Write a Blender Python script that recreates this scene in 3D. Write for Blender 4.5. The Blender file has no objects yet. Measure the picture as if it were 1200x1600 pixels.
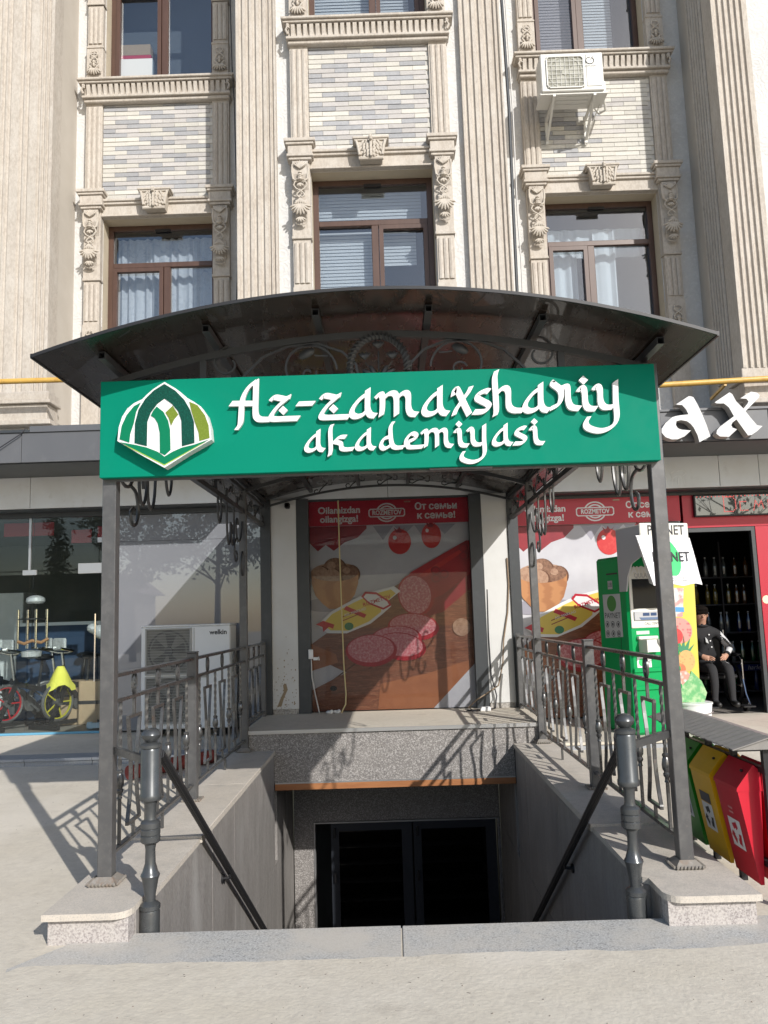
import bpy, bmesh, math, random
from mathutils import Vector, Matrix
random.seed(7)
sc = bpy.context.scene
COL = sc.collection
PI = math.pi
def R(d): return math.radians(d)

# ---------------------------------------------------------------- camera
def cam_basis(p, r, y):
    fw = Vector((-math.sin(y)*math.cos(p), math.cos(y)*math.cos(p), math.sin(p)))
    rt = Vector((math.cos(y), math.sin(y), 0)); up = rt.cross(fw)
    return rt*math.cos(r)-up*math.sin(r), up*math.cos(r)+rt*math.sin(r), fw
rt, up, fw = cam_basis(R(7.364), R(1.783), R(0.311))
cd = bpy.data.cameras.new('camera'); cam = bpy.data.objects.new('camera', cd); COL.objects.link(cam)
cd.sensor_fit = 'VERTICAL'; cd.sensor_height = 36.0; cd.lens = 36.0*1255/1600
cd.clip_start = 0.05; cd.clip_end = 2000
m = Matrix((( rt.x, up.x, -fw.x, 0), (rt.y, up.y, -fw.y, 0), (rt.z, up.z, -fw.z, 1.6), (0,0,0,1)))
cam.matrix_world = m
sc.camera = cam
# ---------------------------------------------------------------- daylight
SUN_AZ, SUN_EL = R(31.0), R(30.0)          # azimuth from -Y towards +X
to_sun = Vector((math.sin(SUN_AZ)*math.cos(SUN_EL), -math.cos(SUN_AZ)*math.cos(SUN_EL), math.sin(SUN_EL)))
w = bpy.data.worlds.new('World'); sc.world = w; w.use_nodes = True
nt = w.node_tree; nt.nodes.clear()
sky = nt.nodes.new('ShaderNodeTexSky'); sky.sky_type = 'NISHITA'; sky.sun_disc = False
sky.sun_elevation = SUN_EL; sky.sun_rotation = PI-SUN_AZ
sky.air_density = 1.0; sky.dust_density = 1.0; sky.ozone_density = 1.0
bg = nt.nodes.new('ShaderNodeBackground'); bg.inputs['Strength'].default_value = 0.148
wo = nt.nodes.new('ShaderNodeOutputWorld')
nt.links.new(sky.outputs[0], bg.inputs[0]); nt.links.new(bg.outputs[0], wo.inputs[0])
sd = bpy.data.lights.new('sun', 'SUN'); sd.energy = 4.6; sd.angle = R(0.53); sd.color = (1.0, 0.965, 0.915)
so = bpy.data.objects.new('sun', sd); COL.objects.link(so)
so.rotation_euler = (-to_sun).to_track_quat('-Z', 'Y').to_euler(); so.location = (20, -30, 25)
sc.view_settings.view_transform = 'Standard'; sc.view_settings.look = 'None'
sc.view_settings.exposure = 0.06; sc.view_settings.gamma = 1.0
sc.view_settings.use_curve_mapping = False
sc.render.engine = 'CYCLES'
sc.cycles.max_bounces = 8; sc.cycles.transparent_max_bounces = 12

# ---------------------------------------------------------------- mesh builder
class MB:
    def __init__(s): s.v = []; s.f = []; s.sm = []
    def add(s, verts, faces, smooth=False):
        o = len(s.v); s.v.extend([tuple(p) for p in verts])
        for f in faces: s.f.append([i+o for i in f]); s.sm.append(smooth)
        return s
    def box(s, x0, x1, y0, y1, z0, z1):
        v = [(x0,y0,z0),(x1,y0,z0),(x1,y1,z0),(x0,y1,z0),(x0,y0,z1),(x1,y0,z1),(x1,y1,z1),(x0,y1,z1)]
        return s.add(v, [(0,3,2,1),(4,5,6,7),(0,1,5,4),(1,2,6,5),(2,3,7,6),(3,0,4,7)])
    def bbox(s, x0, x1, y0, y1, z0, z1, b=0.004):
        """box with bevelled edges"""
        bm = bmesh.new(); bmesh.ops.create_cube(bm, size=1.0)
        for v in bm.verts:
            v.co = Vector(((x0+x1)/2+v.co.x*(x1-x0), (y0+y1)/2+v.co.y*(y1-y0), (z0+z1)/2+v.co.z*(z1-z0)))
        bmesh.ops.bevel(bm, geom=bm.edges[:], offset=b, segments=1, affect='EDGES')
        return s.frombm(bm)
    def frombm(s, bm, smooth=False, M=None):
        bm.verts.index_update()
        v = [(M @ p.co if M else p.co) for p in bm.verts]
        s.add(v, [[p.index for p in f.verts] for f in bm.faces], smooth); bm.free(); return s
    def quad(s, a, b, c, d): return s.add([a,b,c,d], [(0,1,2,3)])
    def prism(s, pts, y0, y1, axis='y', cap=True):
        """polygon pts (2D, counter-clockwise) extruded along an axis; axis y: pts=(x,z); x: (y,z); z: (x,y)"""
        def P(p, t):
            return {'y': (p[0], t, p[1]), 'x': (t, p[0], p[1]), 'z': (p[0], p[1], t)}[axis]
        n = len(pts); v = [P(p, y0) for p in pts]+[P(p, y1) for p in pts]
        f = [(i, (i+1) % n, n+(i+1) % n, n+i) for i in range(n)]
        if cap: f += [tuple(range(n))[::-1], tuple(range(n, 2*n))]
        return s.add(v, f)
    def bar(s, a, b, w, h=None, upv=(0,0,1), r=False):
        """rectangular bar from a to b, w across, h along the up direction"""
        h = h or w; a = Vector(a); b = Vector(b); d = (b-a).normalized(); u = Vector(upv)
        if abs(d.dot(u)) > .98: u = Vector((0,1,0))
        sd_ = d.cross(u).normalized(); u = sd_.cross(d)
        v = []
        for p in (a, b):
            for i, j in ((-1,-1),(1,-1),(1,1),(-1,1)): v.append(p+sd_*(w/2*i)+u*(h/2*j))
        return s.add(v, [(3,2,1,0),(4,5,6,7),(0,1,5,4),(1,2,6,5),(2,3,7,6),(3,0,4,7)])
    def strip(s, pts, w, h, nrm):
        """flat bar swept along a path; w is across (along nrm), h in the plane of the path"""
        N = Vector(nrm).normalized(); P = [Vector(p) for p in pts]; v = []; n = len(P)
        for i in range(n):
            t = (P[min(i+1, n-1)]-P[max(i-1, 0)]).normalized(); q = N.cross(t).normalized()
            for a_, b_ in ((-1,-1),(1,-1),(1,1),(-1,1)): v.append(P[i]+N*(w/2*a_)+q*(h/2*b_))
        f = [(3,2,1,0), tuple(4*(n-1)+k for k in range(4))]
        for i in range(n-1):
            for k in range(4): f.append((4*i+k, 4*i+(k+1) % 4, 4*i+4+(k+1) % 4, 4*i+4+k))
        return s.add(v, f)
    def tube(s, pts, r, n=8, close=False, r1=None):
        P = [Vector(p) for p in pts]; N = len(P); v = []
        ref = None
        for i in range(N):
            if close: t = (P[(i+1) % N]-P[i-1]).normalized()
            else: t = (P[min(i+1, N-1)]-P[max(i-1, 0)]).normalized()
            if ref is None:
                ref = Vector((0,0,1)) if abs(t.z) < .9 else Vector((1,0,0))
            q = (ref-t*ref.dot(t)).normalized(); ref = q; k2 = t.cross(q)
            rr = r if r1 is None else r+(r1-r)*i/max(1, N-1)
            if isinstance(r, (list, tuple)): rr = r[i]
            for k in range(n):
                a = 2*PI*k/n; v.append(P[i]+q*(rr*math.cos(a))+k2*(rr*math.sin(a)))
        f = []
        for i in range(N if close else N-1):
            j = (i+1) % N
            for k in range(n): f.append((i*n+k, i*n+(k+1) % n, j*n+(k+1) % n, j*n+k))
        s.add(v, f, True)
        if not close: s.add(v[:n], [tuple(range(n))[::-1]]); s.add(v[-n:], [tuple(range(n))])
        return s
    def lathe(s, prof, c=(0,0,0), n=16, axis='z', smooth=True, ring=False):
        """profile of (radius, height) turned round a vertical axis at c"""
        v = []; prof = list(prof)+[prof[0]] if ring else prof
        for r_, h_ in prof:
            for k in range(n):
                a = 2*PI*k/n; x, y = r_*math.cos(a), r_*math.sin(a)
                p = {'z': (x, y, h_), 'y': (x, h_, -y), 'x': (h_, x, y)}[axis]
                v.append((c[0]+p[0], c[1]+p[1], c[2]+p[2]))
        f = []; m_ = len(prof)
        for i in range(m_-1):
            for k in range(n): f.append((i*n+k, i*n+(k+1) % n, (i+1)*n+(k+1) % n, (i+1)*n+k))
        s.add(v, f, smooth)
        if not ring: s.add(v[:n], [tuple(range(n))[::-1]]); s.add(v[-n:], [tuple(range(n))])
        return s
    def ell(s, c, rad, ang=0.0, n=8, m_=5):
        """ellipsoid; ang turns it in the x-z plane"""
        v = []; f = []; ca, sa = math.cos(ang), math.sin(ang)
        for i in range(m_+1):
            th = PI*i/m_
            for k in range(n):
                a = 2*PI*k/n
                x, y, z = rad[0]*math.sin(th)*math.cos(a), rad[1]*math.sin(th)*math.sin(a), rad[2]*math.cos(th)
                v.append((c[0]+x*ca+z*sa, c[1]+y, c[2]-x*sa+z*ca))
        for i in range(m_):
            for k in range(n): f.append((i*n+k, (i+1)*n+k, (i+1)*n+(k+1) % n, i*n+(k+1) % n))
        return s.add(v, f, True)
    def build(s, name, mt, parent=None, at=None, rot=None, sharp=35):
        """links the shapes as one mesh object. Vertices are in world space unless `at` is given"""
        me = bpy.data.meshes.new(name)
        o_ = world_of(parent) if at is None else Vector((0,0,0))
        me.from_pydata([(p[0]-o_.x, p[1]-o_.y, p[2]-o_.z) for p in s.v], [], s.f)
        bm = bmesh.new(); bm.from_mesh(me)
        for f, sm in zip(bm.faces, s.sm): f.smooth = sm
        bmesh.ops.remove_doubles(bm, verts=bm.verts, dist=1e-5)
        bmesh.ops.recalc_face_normals(bm, faces=bm.faces)
        bm.to_mesh(me); bm.free()
        if any(s.sm):
            try: me.set_sharp_from_angle(angle=R(sharp))
            except Exception: pass
        if mt: me.materials.append(mt)
        return place(name, me, parent, at, rot)
def world_of(o):
    v = Vector((0,0,0))
    while o is not None: v += o.location; o = o.parent
    return v
def place(name, me, parent=None, at=None, rot=None):
    o = bpy.data.objects.new(name, me); COL.objects.link(o)
    if parent is not None: o.parent = parent
    if at is not None: o.location = Vector(at)-world_of(parent)
    if rot is not None: o.rotation_euler = rot
    return o
def tag(o, label=None, cat=None, group=None, kind=None):
    if label: o['label'] = label
    if cat: o['category'] = cat
    if group: o['group'] = group
    if kind: o['kind'] = kind
    return o
def thing(name, label, cat, loc=(0,0,0), group=None, kind=None):
    o = bpy.data.objects.new(name, None); COL.objects.link(o); o.location = loc; o.empty_display_size = .1
    return tag(o, label, cat, group, kind)
def copy_tree(o, parent=None):
    c = o.copy(); COL.objects.link(c); c.parent = parent
    for ch in o.children: copy_tree(ch, c)
    return c
def text(s, size, mt, name, parent, loc, rot=(PI/2,0,0), ext=0.0, align='CENTER', sx=1.0, bold=0.0, shear=0.0):
    """lettering: a text curve turned into a mesh; lies in the x-z plane facing -y by default"""
    cu = bpy.data.curves.new('letters', 'FONT'); cu.body = s; cu.size = size; cu.align_x = align; cu.align_y = 'CENTER'
    cu.extrude = ext; cu.offset = bold; cu.shear = shear; cu.resolution_u = 3
    t = bpy.data.objects.new('letters', cu); COL.objects.link(t)
    bpy.context.view_layer.update()
    me = bpy.data.meshes.new_from_object(t.evaluated_get(bpy.context.evaluated_depsgraph_get()))
    bpy.data.objects.remove(t); me.name = name
    M_ = Matrix.Diagonal((sx,1,1,1)); me.transform(M_)
    me.materials.clear(); me.materials.append(mt)
    return place(name, me, parent, loc, rot)

# ---------------------------------------------------------------- materials
MATS = {}
def mat(name, base, rough=.6, metal=0.0, layers=(), bump=None, coat=0.0, stretch=None, spec=.5, rvar=0.0, emit=None, rnd=0.0, alpha=None, trans=0.0, obj=False):
    """layers: (kind n|v|w|m, scale, detail, lo, hi, colour, amount) each mixes a colour over the last by a texture;
    bump: list of (kind, scale, detail, strength, distance)"""
    mt = bpy.data.materials.new(name); mt.use_nodes = True; n = mt.node_tree; L = n.links.new
    b = n.nodes['Principled BSDF']
    b.inputs['Roughness'].default_value = rough; b.inputs['Metallic'].default_value = metal
    b.inputs['Specular IOR Level'].default_value = spec
    if coat: b.inputs['Coat Weight'].default_value = coat; b.inputs['Coat Roughness'].default_value = .01; b.inputs['Coat IOR'].default_value = 1.95
    if trans: b.inputs['Transmission Weight'].default_value = trans
    if alpha is not None: b.inputs['Alpha'].default_value = alpha
    if obj:
        tc = n.nodes.new('ShaderNodeTexCoord'); P = tc.outputs['Object']
    else:
        g = n.nodes.new('ShaderNodeNewGeometry'); P = g.outputs['Position']
    if stretch:
        mp = n.nodes.new('ShaderNodeMapping'); mp.inputs['Scale'].default_value = stretch; L(P, mp.inputs[0]); P = mp.outputs[0]
    def tex(kind, scale, detail):
        if kind == 'v':
            t = n.nodes.new('ShaderNodeTexVoronoi'); t.inputs['Scale'].default_value = scale; L(P, t.inputs['Vector']); return t.outputs['Distance']
        if kind == 'r':                                      # rings round scattered centres: embossed rosettes
            t = n.nodes.new('ShaderNodeTexVoronoi'); t.inputs['Scale'].default_value = scale; L(P, t.inputs['Vector'])
            a = n.nodes.new('ShaderNodeMath'); a.operation = 'MULTIPLY'; a.inputs[1].default_value = detail; L(t.outputs['Distance'], a.inputs[0])
            b_ = n.nodes.new('ShaderNodeMath'); b_.operation = 'SINE'; L(a.outputs[0], b_.inputs[0]); return b_.outputs[0]
        if kind == 'c':
            t = n.nodes.new('ShaderNodeTexVoronoi'); t.inputs['Scale'].default_value = scale; L(P, t.inputs['Vector'])
            s_ = n.nodes.new('ShaderNodeSeparateColor'); L(t.outputs['Color'], s_.inputs[0]); return s_.outputs[0]
        if kind == 'w':
            t = n.nodes.new('ShaderNodeTexWave'); t.inputs['Scale'].default_value = scale; t.inputs['Distortion'].default_value = detail
            t.inputs['Detail'].default_value = 3; L(P, t.inputs['Vector']); return t.outputs['Fac']
        t = n.nodes.new('ShaderNodeTexNoise'); t.inputs['Scale'].default_value = scale; t.inputs['Detail'].default_value = detail
        t.inputs['Roughness'].default_value = .6
        if kind == 'd': t.inputs['Distortion'].default_value = 2.5
        L(P, t.inputs['Vector']); return t.outputs['Fac']
    col = None
    for kind, scale, detail, lo, hi, c, amt in layers:
        f = tex(kind, scale, detail)
        mr = n.nodes.new('ShaderNodeMapRange'); mr.inputs['From Min'].default_value = lo; mr.inputs['From Max'].default_value = hi
        mr.inputs['To Max'].default_value = amt; L(f, mr.inputs['Value'])
        mx = n.nodes.new('ShaderNodeMix'); mx.data_type = 'RGBA'
        L(mr.outputs[0], mx.inputs['Factor'])
        if col is None: mx.inputs['A'].default_value = (*base, 1)
        else: L(col, mx.inputs['A'])
        mx.inputs['B'].default_value = (*c, 1); col = mx.outputs['Result']
    if rnd:
        oi = n.nodes.new('ShaderNodeObjectInfo'); mr = n.nodes.new('ShaderNodeMapRange')
        mr.inputs['To Min'].default_value = 1-rnd; mr.inputs['To Max'].default_value = 1+rnd; L(oi.outputs['Random'], mr.inputs['Value'])
        hs = n.nodes.new('ShaderNodeHueSaturation'); L(mr.outputs[0], hs.inputs['Value'])
        if col is None: hs.inputs['Color'].default_value = (*base, 1)
        else: L(col, hs.inputs['Color'])
        col = hs.outputs[0]
    if col is None: b.inputs['Base Color'].default_value = (*base, 1)
    else: L(col, b.inputs['Base Color'])
    if rvar:
        f = tex('n', 9.0, 4); mr = n.nodes.new('ShaderNodeMapRange'); mr.inputs['From Min'].default_value = .3; mr.inputs['From Max'].default_value = .7
        mr.inputs['To Min'].default_value = rough-rvar; mr.inputs['To Max'].default_value = rough+rvar; L(f, mr.inputs['Value']); L(mr.outputs[0], b.inputs['Roughness'])
    nrm = None
    for kind, scale, detail, st, dist in (bump or ()):
        f = tex(kind, scale, detail); bp = n.nodes.new('ShaderNodeBump'); bp.inputs['Strength'].default_value = st; bp.inputs['Distance'].default_value = dist
        L(f, bp.inputs['Height'])
        if nrm is not None: L(nrm, bp.inputs['Normal'])
        nrm = bp.outputs[0]
    if nrm is not None: L(nrm, b.inputs['Normal'])
    if emit:
        b.inputs['Emission Color'].default_value = (*emit[0], 1); b.inputs['Emission Strength'].default_value = emit[1]
    MATS[name] = mt
    return mt
def glass(name, tint=(.85,.9,.9), refl=.12, rough=0.0):
    mt = bpy.data.materials.new(name); mt.use_nodes = True; n = mt.node_tree; n.nodes.clear(); L = n.links.new
    o = n.nodes.new('ShaderNodeOutputMaterial'); mx = n.nodes.new('ShaderNodeMixShader')
    t = n.nodes.new('ShaderNodeBsdfTransparent'); t.inputs[0].default_value = (*tint, 1)
    g = n.nodes.new('ShaderNodeBsdfGlossy'); g.inputs['Roughness'].default_value = rough
    lw = n.nodes.new('ShaderNodeLayerWeight'); lw.inputs[0].default_value = .5
    fr = n.nodes.new('ShaderNodeMath'); fr.operation = 'POWER'; fr.inputs[1].default_value = 5.0; L(lw.outputs['Facing'], fr.inputs[0])
    ad = n.nodes.new('ShaderNodeMath'); ad.operation = 'ADD'; ad.use_clamp = True; ad.inputs[1].default_value = refl; L(fr.outputs[0], ad.inputs[0])
    L(ad.outputs[0], mx.inputs[0]); L(t.outputs[0], mx.inputs[1]); L(g.outputs[0], mx.inputs[2]); L(mx.outputs[0], o.inputs[0])
    MATS[name] = mt
    return mt
M_conc = mat('dusty_concrete', (.57,.515,.42), .9, layers=[('n',1.3,6,.35,.7,(.645,.595,.51),.8),('n',26,6,.42,.66,(.48,.435,.365),.55),('n',.5,3,.45,.7,(.49,.445,.375),.5),('n',7,6,.5,.75,(.46,.415,.35),.45),('n',.35,4,.54,.62,(.66,.61,.53),.55),('n',4.5,5,.58,.72,(.42,.375,.31),.5),('n',38,1,.77,.79,(.14,.11,.09),.8)], bump=[('n',45,6,.4,.009),('n',9,5,.08,.01)])
M_kerbtop = mat('dusty_granite_cap', (.51,.46,.395), .85, layers=[('n',2.2,5,.4,.7,(.585,.535,.47),.7),('n',30,5,.45,.65,(.44,.40,.345),.5),('n',120,2,.52,.65,(.27,.26,.25),.45),('n',6,4,.5,.75,(.34,.32,.29),.5)], bump=[('n',70,4,.15,.006)])
M_gran = mat('blue_grey_granite', (.365,.36,.345), .7, layers=[('n',110,2,.45,.6,(.56,.555,.535),.8),('n',75,2,.54,.64,(.19,.188,.18),.7),('n',1.6,5,.44,.64,(.52,.48,.42),.8),('n',7,5,.5,.7,(.48,.445,.39),.5)], bump=[('n',120,3,.2,.004)])
M_granl = mat('pink_grey_granite', (.42,.385,.365), .6, layers=[('n',85,2,.46,.6,(.22,.195,.19),.85),('n',130,2,.55,.66,(.58,.56,.53),.6),('n',5,4,.5,.7,(.5,.47,.43),.4)], bump=[('n',110,3,.15,.004)])
M_terr = mat('speckled_cladding', (.20,.185,.175), .55, layers=[('c',105,0,.55,.85,(.42,.40,.38),.85),('n',70,3,.54,.66,(.075,.07,.07),.8),('n',2.5,4,.5,.8,(.30,.28,.26),.3)], bump=[('n',90,3,.2,.004)])
M_clad = mat('dark_stone_cladding', (.235,.22,.205), .5, layers=[('n',7,6,.4,.7,(.31,.29,.275),.7),('n',90,3,.52,.68,(.13,.122,.118),.7),('n',150,2,.56,.66,(.38,.365,.35),.5),('n',1.6,6,.54,.68,(.46,.45,.43),.5),('n',.8,3,.5,.7,(.16,.145,.135),.5)], stretch=(1,1,.3), bump=[('n',60,4,.15,.004)], rvar=.1)
M_steel = mat('grey_painted_steel', (.10,.10,.102), .38, .35, layers=[('n',18,5,.45,.75,(.15,.148,.145),.6),('n',60,4,.6,.75,(.22,.2,.185),.35)], rvar=.08)
M_forged = mat('worn_forged_iron', (.12,.12,.12), .33, .7, layers=[('n',25,5,.5,.7,(.22,.217,.21),.6),('n',11,4,.66,.76,(.19,.11,.07),.4)], rvar=.1)
M_newel = mat('turned_steel_paint', (.075,.08,.083), .3, .45, layers=[('n',14,4,.45,.75,(.11,.112,.115),.6)], rvar=.06)
M_black = mat('black_metal', (.018,.018,.02), .45, .2)
M_hand = mat('black_rail_wrap', (.016,.016,.018), .5, bump=[('w',30,1.0,.6,.01)])
M_roof = mat('brown_roof_sheet', (.022,.016,.013), .27, layers=[('n',3,4,.4,.7,(.032,.022,.017),.7),('n',40,3,.58,.75,(.035,.028,.022),.3)], stretch=(1,.25,1), coat=.25, rvar=.06)
M_green = mat('green_sign_panel', (.0005,.185,.118), .55, spec=.08, layers=[('n',1.2,3,.4,.7,(.0005,.197,.127),.6),('n',30,4,.6,.8,(.01,.21,.14),.15),('n',2.5,6,.56,.74,(.015,.19,.13),.3)], rvar=.1)
M_white = mat('white_acrylic', (.70,.70,.705), .45, layers=[('n',5,4,.5,.75,(.64,.635,.62),.5)])
M_trav = mat('cream_cast_stone', (.475,.43,.375), .8, layers=[('n',30,5,.42,.60,(.385,.34,.29),.8),('n',5,4,.45,.7,(.53,.495,.445),.6),('n',75,3,.56,.68,(.31,.27,.225),.55),('n',.7,5,.54,.70,(.35,.315,.27),.5)], bump=[('n',60,4,.3,.006)], stretch=(1,1,.45))
M_carve = mat('carved_stone', (.465,.42,.36), .8, layers=[('n',22,5,.45,.65,(.38,.33,.28),.6),('n',6,4,.45,.7,(.56,.52,.46),.5)], bump=[('n',60,4,.2,.005)])
M_stuc = mat('ornate_white_stucco', (.56,.555,.54), .85, layers=[('n',3.5,5,.4,.68,(.48,.475,.465),.6),('n',.9,5,.54,.7,(.42,.41,.395),.5),('r',5.5,26,-.2,.9,(.53,.53,.53),.3),('n',22,4,.5,.7,(.67,.665,.65),.5)], bump=[('r',5.5,26,.16,.01),('d',9,3,.35,.015)])
M_plain = mat('plain_wall_plaster', (.47,.43,.375), .9, layers=[('n',3,5,.4,.7,(.52,.48,.425),.6)])
M_grey = mat('grey_composite_panel', (.090,.094,.103), .45, layers=[('n',1.5,4,.4,.7,(.115,.118,.126),.6),('n',6,4,.55,.75,(.16,.16,.165),.3)], stretch=(1,1,.5))
M_whitep = mat('white_composite_panel', (.60,.615,.63), .45, layers=[('n',2.2,5,.45,.7,(.52,.515,.50),.6),('n',9,4,.6,.75,(.42,.41,.39),.35)])
M_darkf = mat('anthracite_frame', (.045,.05,.055), .4, .1, layers=[('n',9,4,.5,.7,(.065,.07,.075),.5)])
M_brown = mat('brown_window_frame', (.075,.040,.028), .38, layers=[('n',14,4,.4,.7,(.105,.058,.042),.6)], stretch=(1,1,.2))
M_wood = mat('orange_wood_strip', (.36,.15,.055), .55, layers=[('n',12,5,.4,.7,(.25,.09,.03),.7)], stretch=(.2,1,2))
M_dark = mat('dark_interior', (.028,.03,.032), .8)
M_floorin = mat('interior_floor_tile', (.22,.20,.18), .5, layers=[('n',2,4,.4,.7,(.28,.26,.23),.5)])
M_alu = mat('aluminium_trim', (.55,.55,.55), .35, .8)
M_chrome = mat('chrome', (.7,.7,.7), .15, 1.0)
M_glass = glass('clear_glass', (.93,.965,.96), .035)
M_uglass = glass('window_glass', (.84,.88,.91), .12)
M_doorgl = glass('dark_door_glass', (.10,.11,.12), .03)
# ================================================================ ground, stairwell, plinth
def gz(y): return 0.0 if y < 4.3 else min(.09, .09*(y-4.3)/4.6)
xs = [-60, -20, -9, -4, -2.2, -1.56, 1.56, 2.2, 4, 9, 20, 60]; ys = [-90, -30, -10, -3, 0, 2, 3.4, 4.38, 5.2, 6, 7, 8, 9, 10.7, 16, 60]
g = MB()
for i in range(len(xs)-1):
    for j in range(len(ys)-1):
        if xs[i] >= -1.57 and xs[i+1] <= 1.57 and ys[j] >= 4.37 and ys[j+1] <= 10.71: continue
        g.quad((xs[i],ys[j],gz(ys[j])), (xs[i+1],ys[j],gz(ys[j])), (xs[i+1],ys[j+1],gz(ys[j+1])), (xs[i],ys[j+1],gz(ys[j+1])))
tag(g.build('ground', M_conc), kind='structure')
# screed laid up to the granite threshold, with a ragged edge
rr = random.Random(3)
edge = []
x = -1.80
while x < 3.6:
    edge.append((x, 4.0+.012*math.sin(x*3.1)+rr.uniform(-.012,.012)+(.05 if x > 1.3 else 0)*min(1,(x-1.3)/.5 if x > 1.3 else 0))); x += .075
pts = [(-6,-2.5),(6,-2.5),(6,4.2)]+[(p[0],p[1]) for p in reversed(edge)]+[(-1.9,3.86),(-2.05,3.72),(-2.2,3.45),(-2.6,3.3),(-6,3.2)]
s = MB(); s.prism(pts, .001, .016, 'z'); tag(s.build('pavement', M_conc), kind='structure')
s = MB(); s.prism([(-2.75,3.22),(-2.2,3.42),(-1.98,3.74),(-1.88,3.9),(-2.0,4.02),(-2.2,3.9),(-2.5,3.55),(-3.3,3.3),(-3.3,3.2)], .001, .006, 'z')
M_soil = mat('trodden_dirt', (.27,.215,.16), 1.0, layers=[('n',20,5,.4,.7,(.36,.30,.235),.7)], bump=[('n',60,5,.6,.02)])
tag(s.build('dirt_patch', M_soil), kind='structure')

SW = thing('stairwell', 'sunken stairwell clad in dark stone slabs between two granite kerbs', 'stairwell', (0,4.2,0))
# threshold slabs across the head of the stairs
for x0, x1 in ((-1.86,-.004),(.004,2.5)):
    s = MB()
    if x0 < -1: s.prism([(-1.60,4.395),(-1.86,4.0),(-1.83,3.9),(-.004,3.9),(-.004,4.395)], -.16, .009, 'z')
    else: s.bbox(x0, x1, 3.9, 4.395, -.16, .009, .004)
    s.build('threshold_slab', M_gran, SW)
for sgn in (-1, 1):
    xi, xo = (1.33 if sgn < 0 else 1.295), 1.81
    # kerb bodies
    s = MB(); s.box(*sorted((sgn*(xi+.052), sgn*(xo-.02))), 4.285, 9.05, -.05, .126); s.build('kerb_body', M_granl, SW)
    s = MB(); s.box(*sorted((sgn*(xi+.0515), sgn*(xi+.0525))), 4.54, 9.05, -.35, .126); s.build('kerb_return', M_granl, SW)
    # front cap with one rounded corner towards the stairs
    r_ = .09; c = (xi+.04+r_, 4.25+r_)
    poly = [(xo,4.25),(xo,5.6),(xi,5.6),(xi,4.60),(xi+.012,4.565),(xi+.04,4.545)]+[(c[0]-r_*math.cos(a*PI/12), c[1]-r_*math.sin(a*PI/12)) for a in range(0,7)]
    poly = [(sgn*p[0], p[1]) for p in poly]
    if sgn < 0: poly = poly[::-1]
    s = MB(); s.prism(poly, .127, .160, 'z'); s.build('kerb_cap', M_kerbtop, SW)
    s = MB(); s.bbox(*sorted((sgn*(xi-.012), sgn*(xo+.005))), 5.604, 7.3, .128, .176, .004); s.build('kerb_cap', M_kerbtop, SW)
    s = MB(); s.bbox(*sorted((sgn*(xi-.010), sgn*(xo+.005))), 7.304, 9.045, .128, .175, .004); s.build('kerb_cap', M_kerbtop, SW)
    # wall slabs
    y = 4.545
    while y < 10.5:
        y1 = min(y+(.80 if y > 4.6 else .655), 10.62)
        for z0, z1 in ((-1.02,.126 if y < 9.0 else -.262),(-2.25,-1.026),(-3.0,-2.256)):
            yy1 = min(y1, 9.045) if (z1 > 0 and y1 > 9.05) else y1
            t_ = rr.uniform(0,.004)
            s = MB(); s.box(*sorted((sgn*(xi+.0+.006-t_), sgn*(xi+.05))), y+.002, yy1-.002, z0, z1-.001); s.build('wall_slab', M_clad, SW)
        y = y1
    s = MB(); s.box(*sorted((sgn*(xi+.045), sgn*(xi+.051))), 4.39, 4.545, -1.2, .126); s.build('wall_slab', M_clad, SW)
    s = MB(); s.box(*sorted((sgn*(xi+.0535), sgn*1.555)), 4.39, 10.62, -3.05, -.06); s.build('side_wall', M_dark, SW)
for k in range(15):
    s = MB(); s.bbox(-1.325, 1.290, 4.396+.3*k, 4.396+.3*(k+1)+.02, -3.0, -.17*(k+1), .004); s.build('step', M_clad, SW)
s = MB(); s.box(-1.33, 1.295, 8.9, 11.4, -3.0, -2.72); s.build('landing', M_clad, SW)
# end wall with the doorway
for nm, b in (('door_jamb', (-1.322,-1.075,10.60,10.72,-2.72,-.262)), ('door_jamb', (1.275,1.291,10.60,10.72,-2.72,-.262)), ('door_lintel', (-1.073,1.273,10.60,10.72,-.965,-.262))):
    s = MB(); s.box(*b); s.build(nm, M_terr, SW)
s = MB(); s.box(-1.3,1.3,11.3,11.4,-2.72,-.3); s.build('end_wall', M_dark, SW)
D = thing('basement_door', 'dark glass double door at the bottom of the stairwell', 'door', (.1,10.68,-2.7))
s = MB()
s.box(-1.072,-1.055,10.59,10.70,-2.71,-.972); s.box(1.255,1.272,10.59,10.70,-2.71,-.972); s.box(-1.054,1.254,10.59,10.70,-.99,-.972)
s.build('frame', M_alu, D)
M_dleaf = mat('dark_door_frame', (.035,.04,.05), .35, .2)
for x0, x1, hx in ((-.86,.17,-.76),(.19,1.24,.98)):
    s = MB()
    s.box(x0,x0+.10,10.66,10.70,-2.70,-1.0); s.box(x1-.13,x1,10.66,10.70,-2.70,-1.0); s.box(x0+.10,x1-.13,10.66,10.70,-1.10,-1.0); s.box(x0+.10,x1-.13,10.66,10.70,-2.70,-2.5)
    lf = s.build('leaf', M_dleaf, D)
    s = MB(); s.box(x0+.10,x1-.13,10.675,10.69,-2.5,-1.10); s.build('pane', M_doorgl, lf)
    s = MB(); s.bbox(x0+.035,x0+.065,10.62,10.66,-1.18,-1.06,.004); s.bbox(x0+.035,x0+.065,10.62,10.66,-1.72,-1.60,.004); s.build('hinge', M_black, lf)

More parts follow.
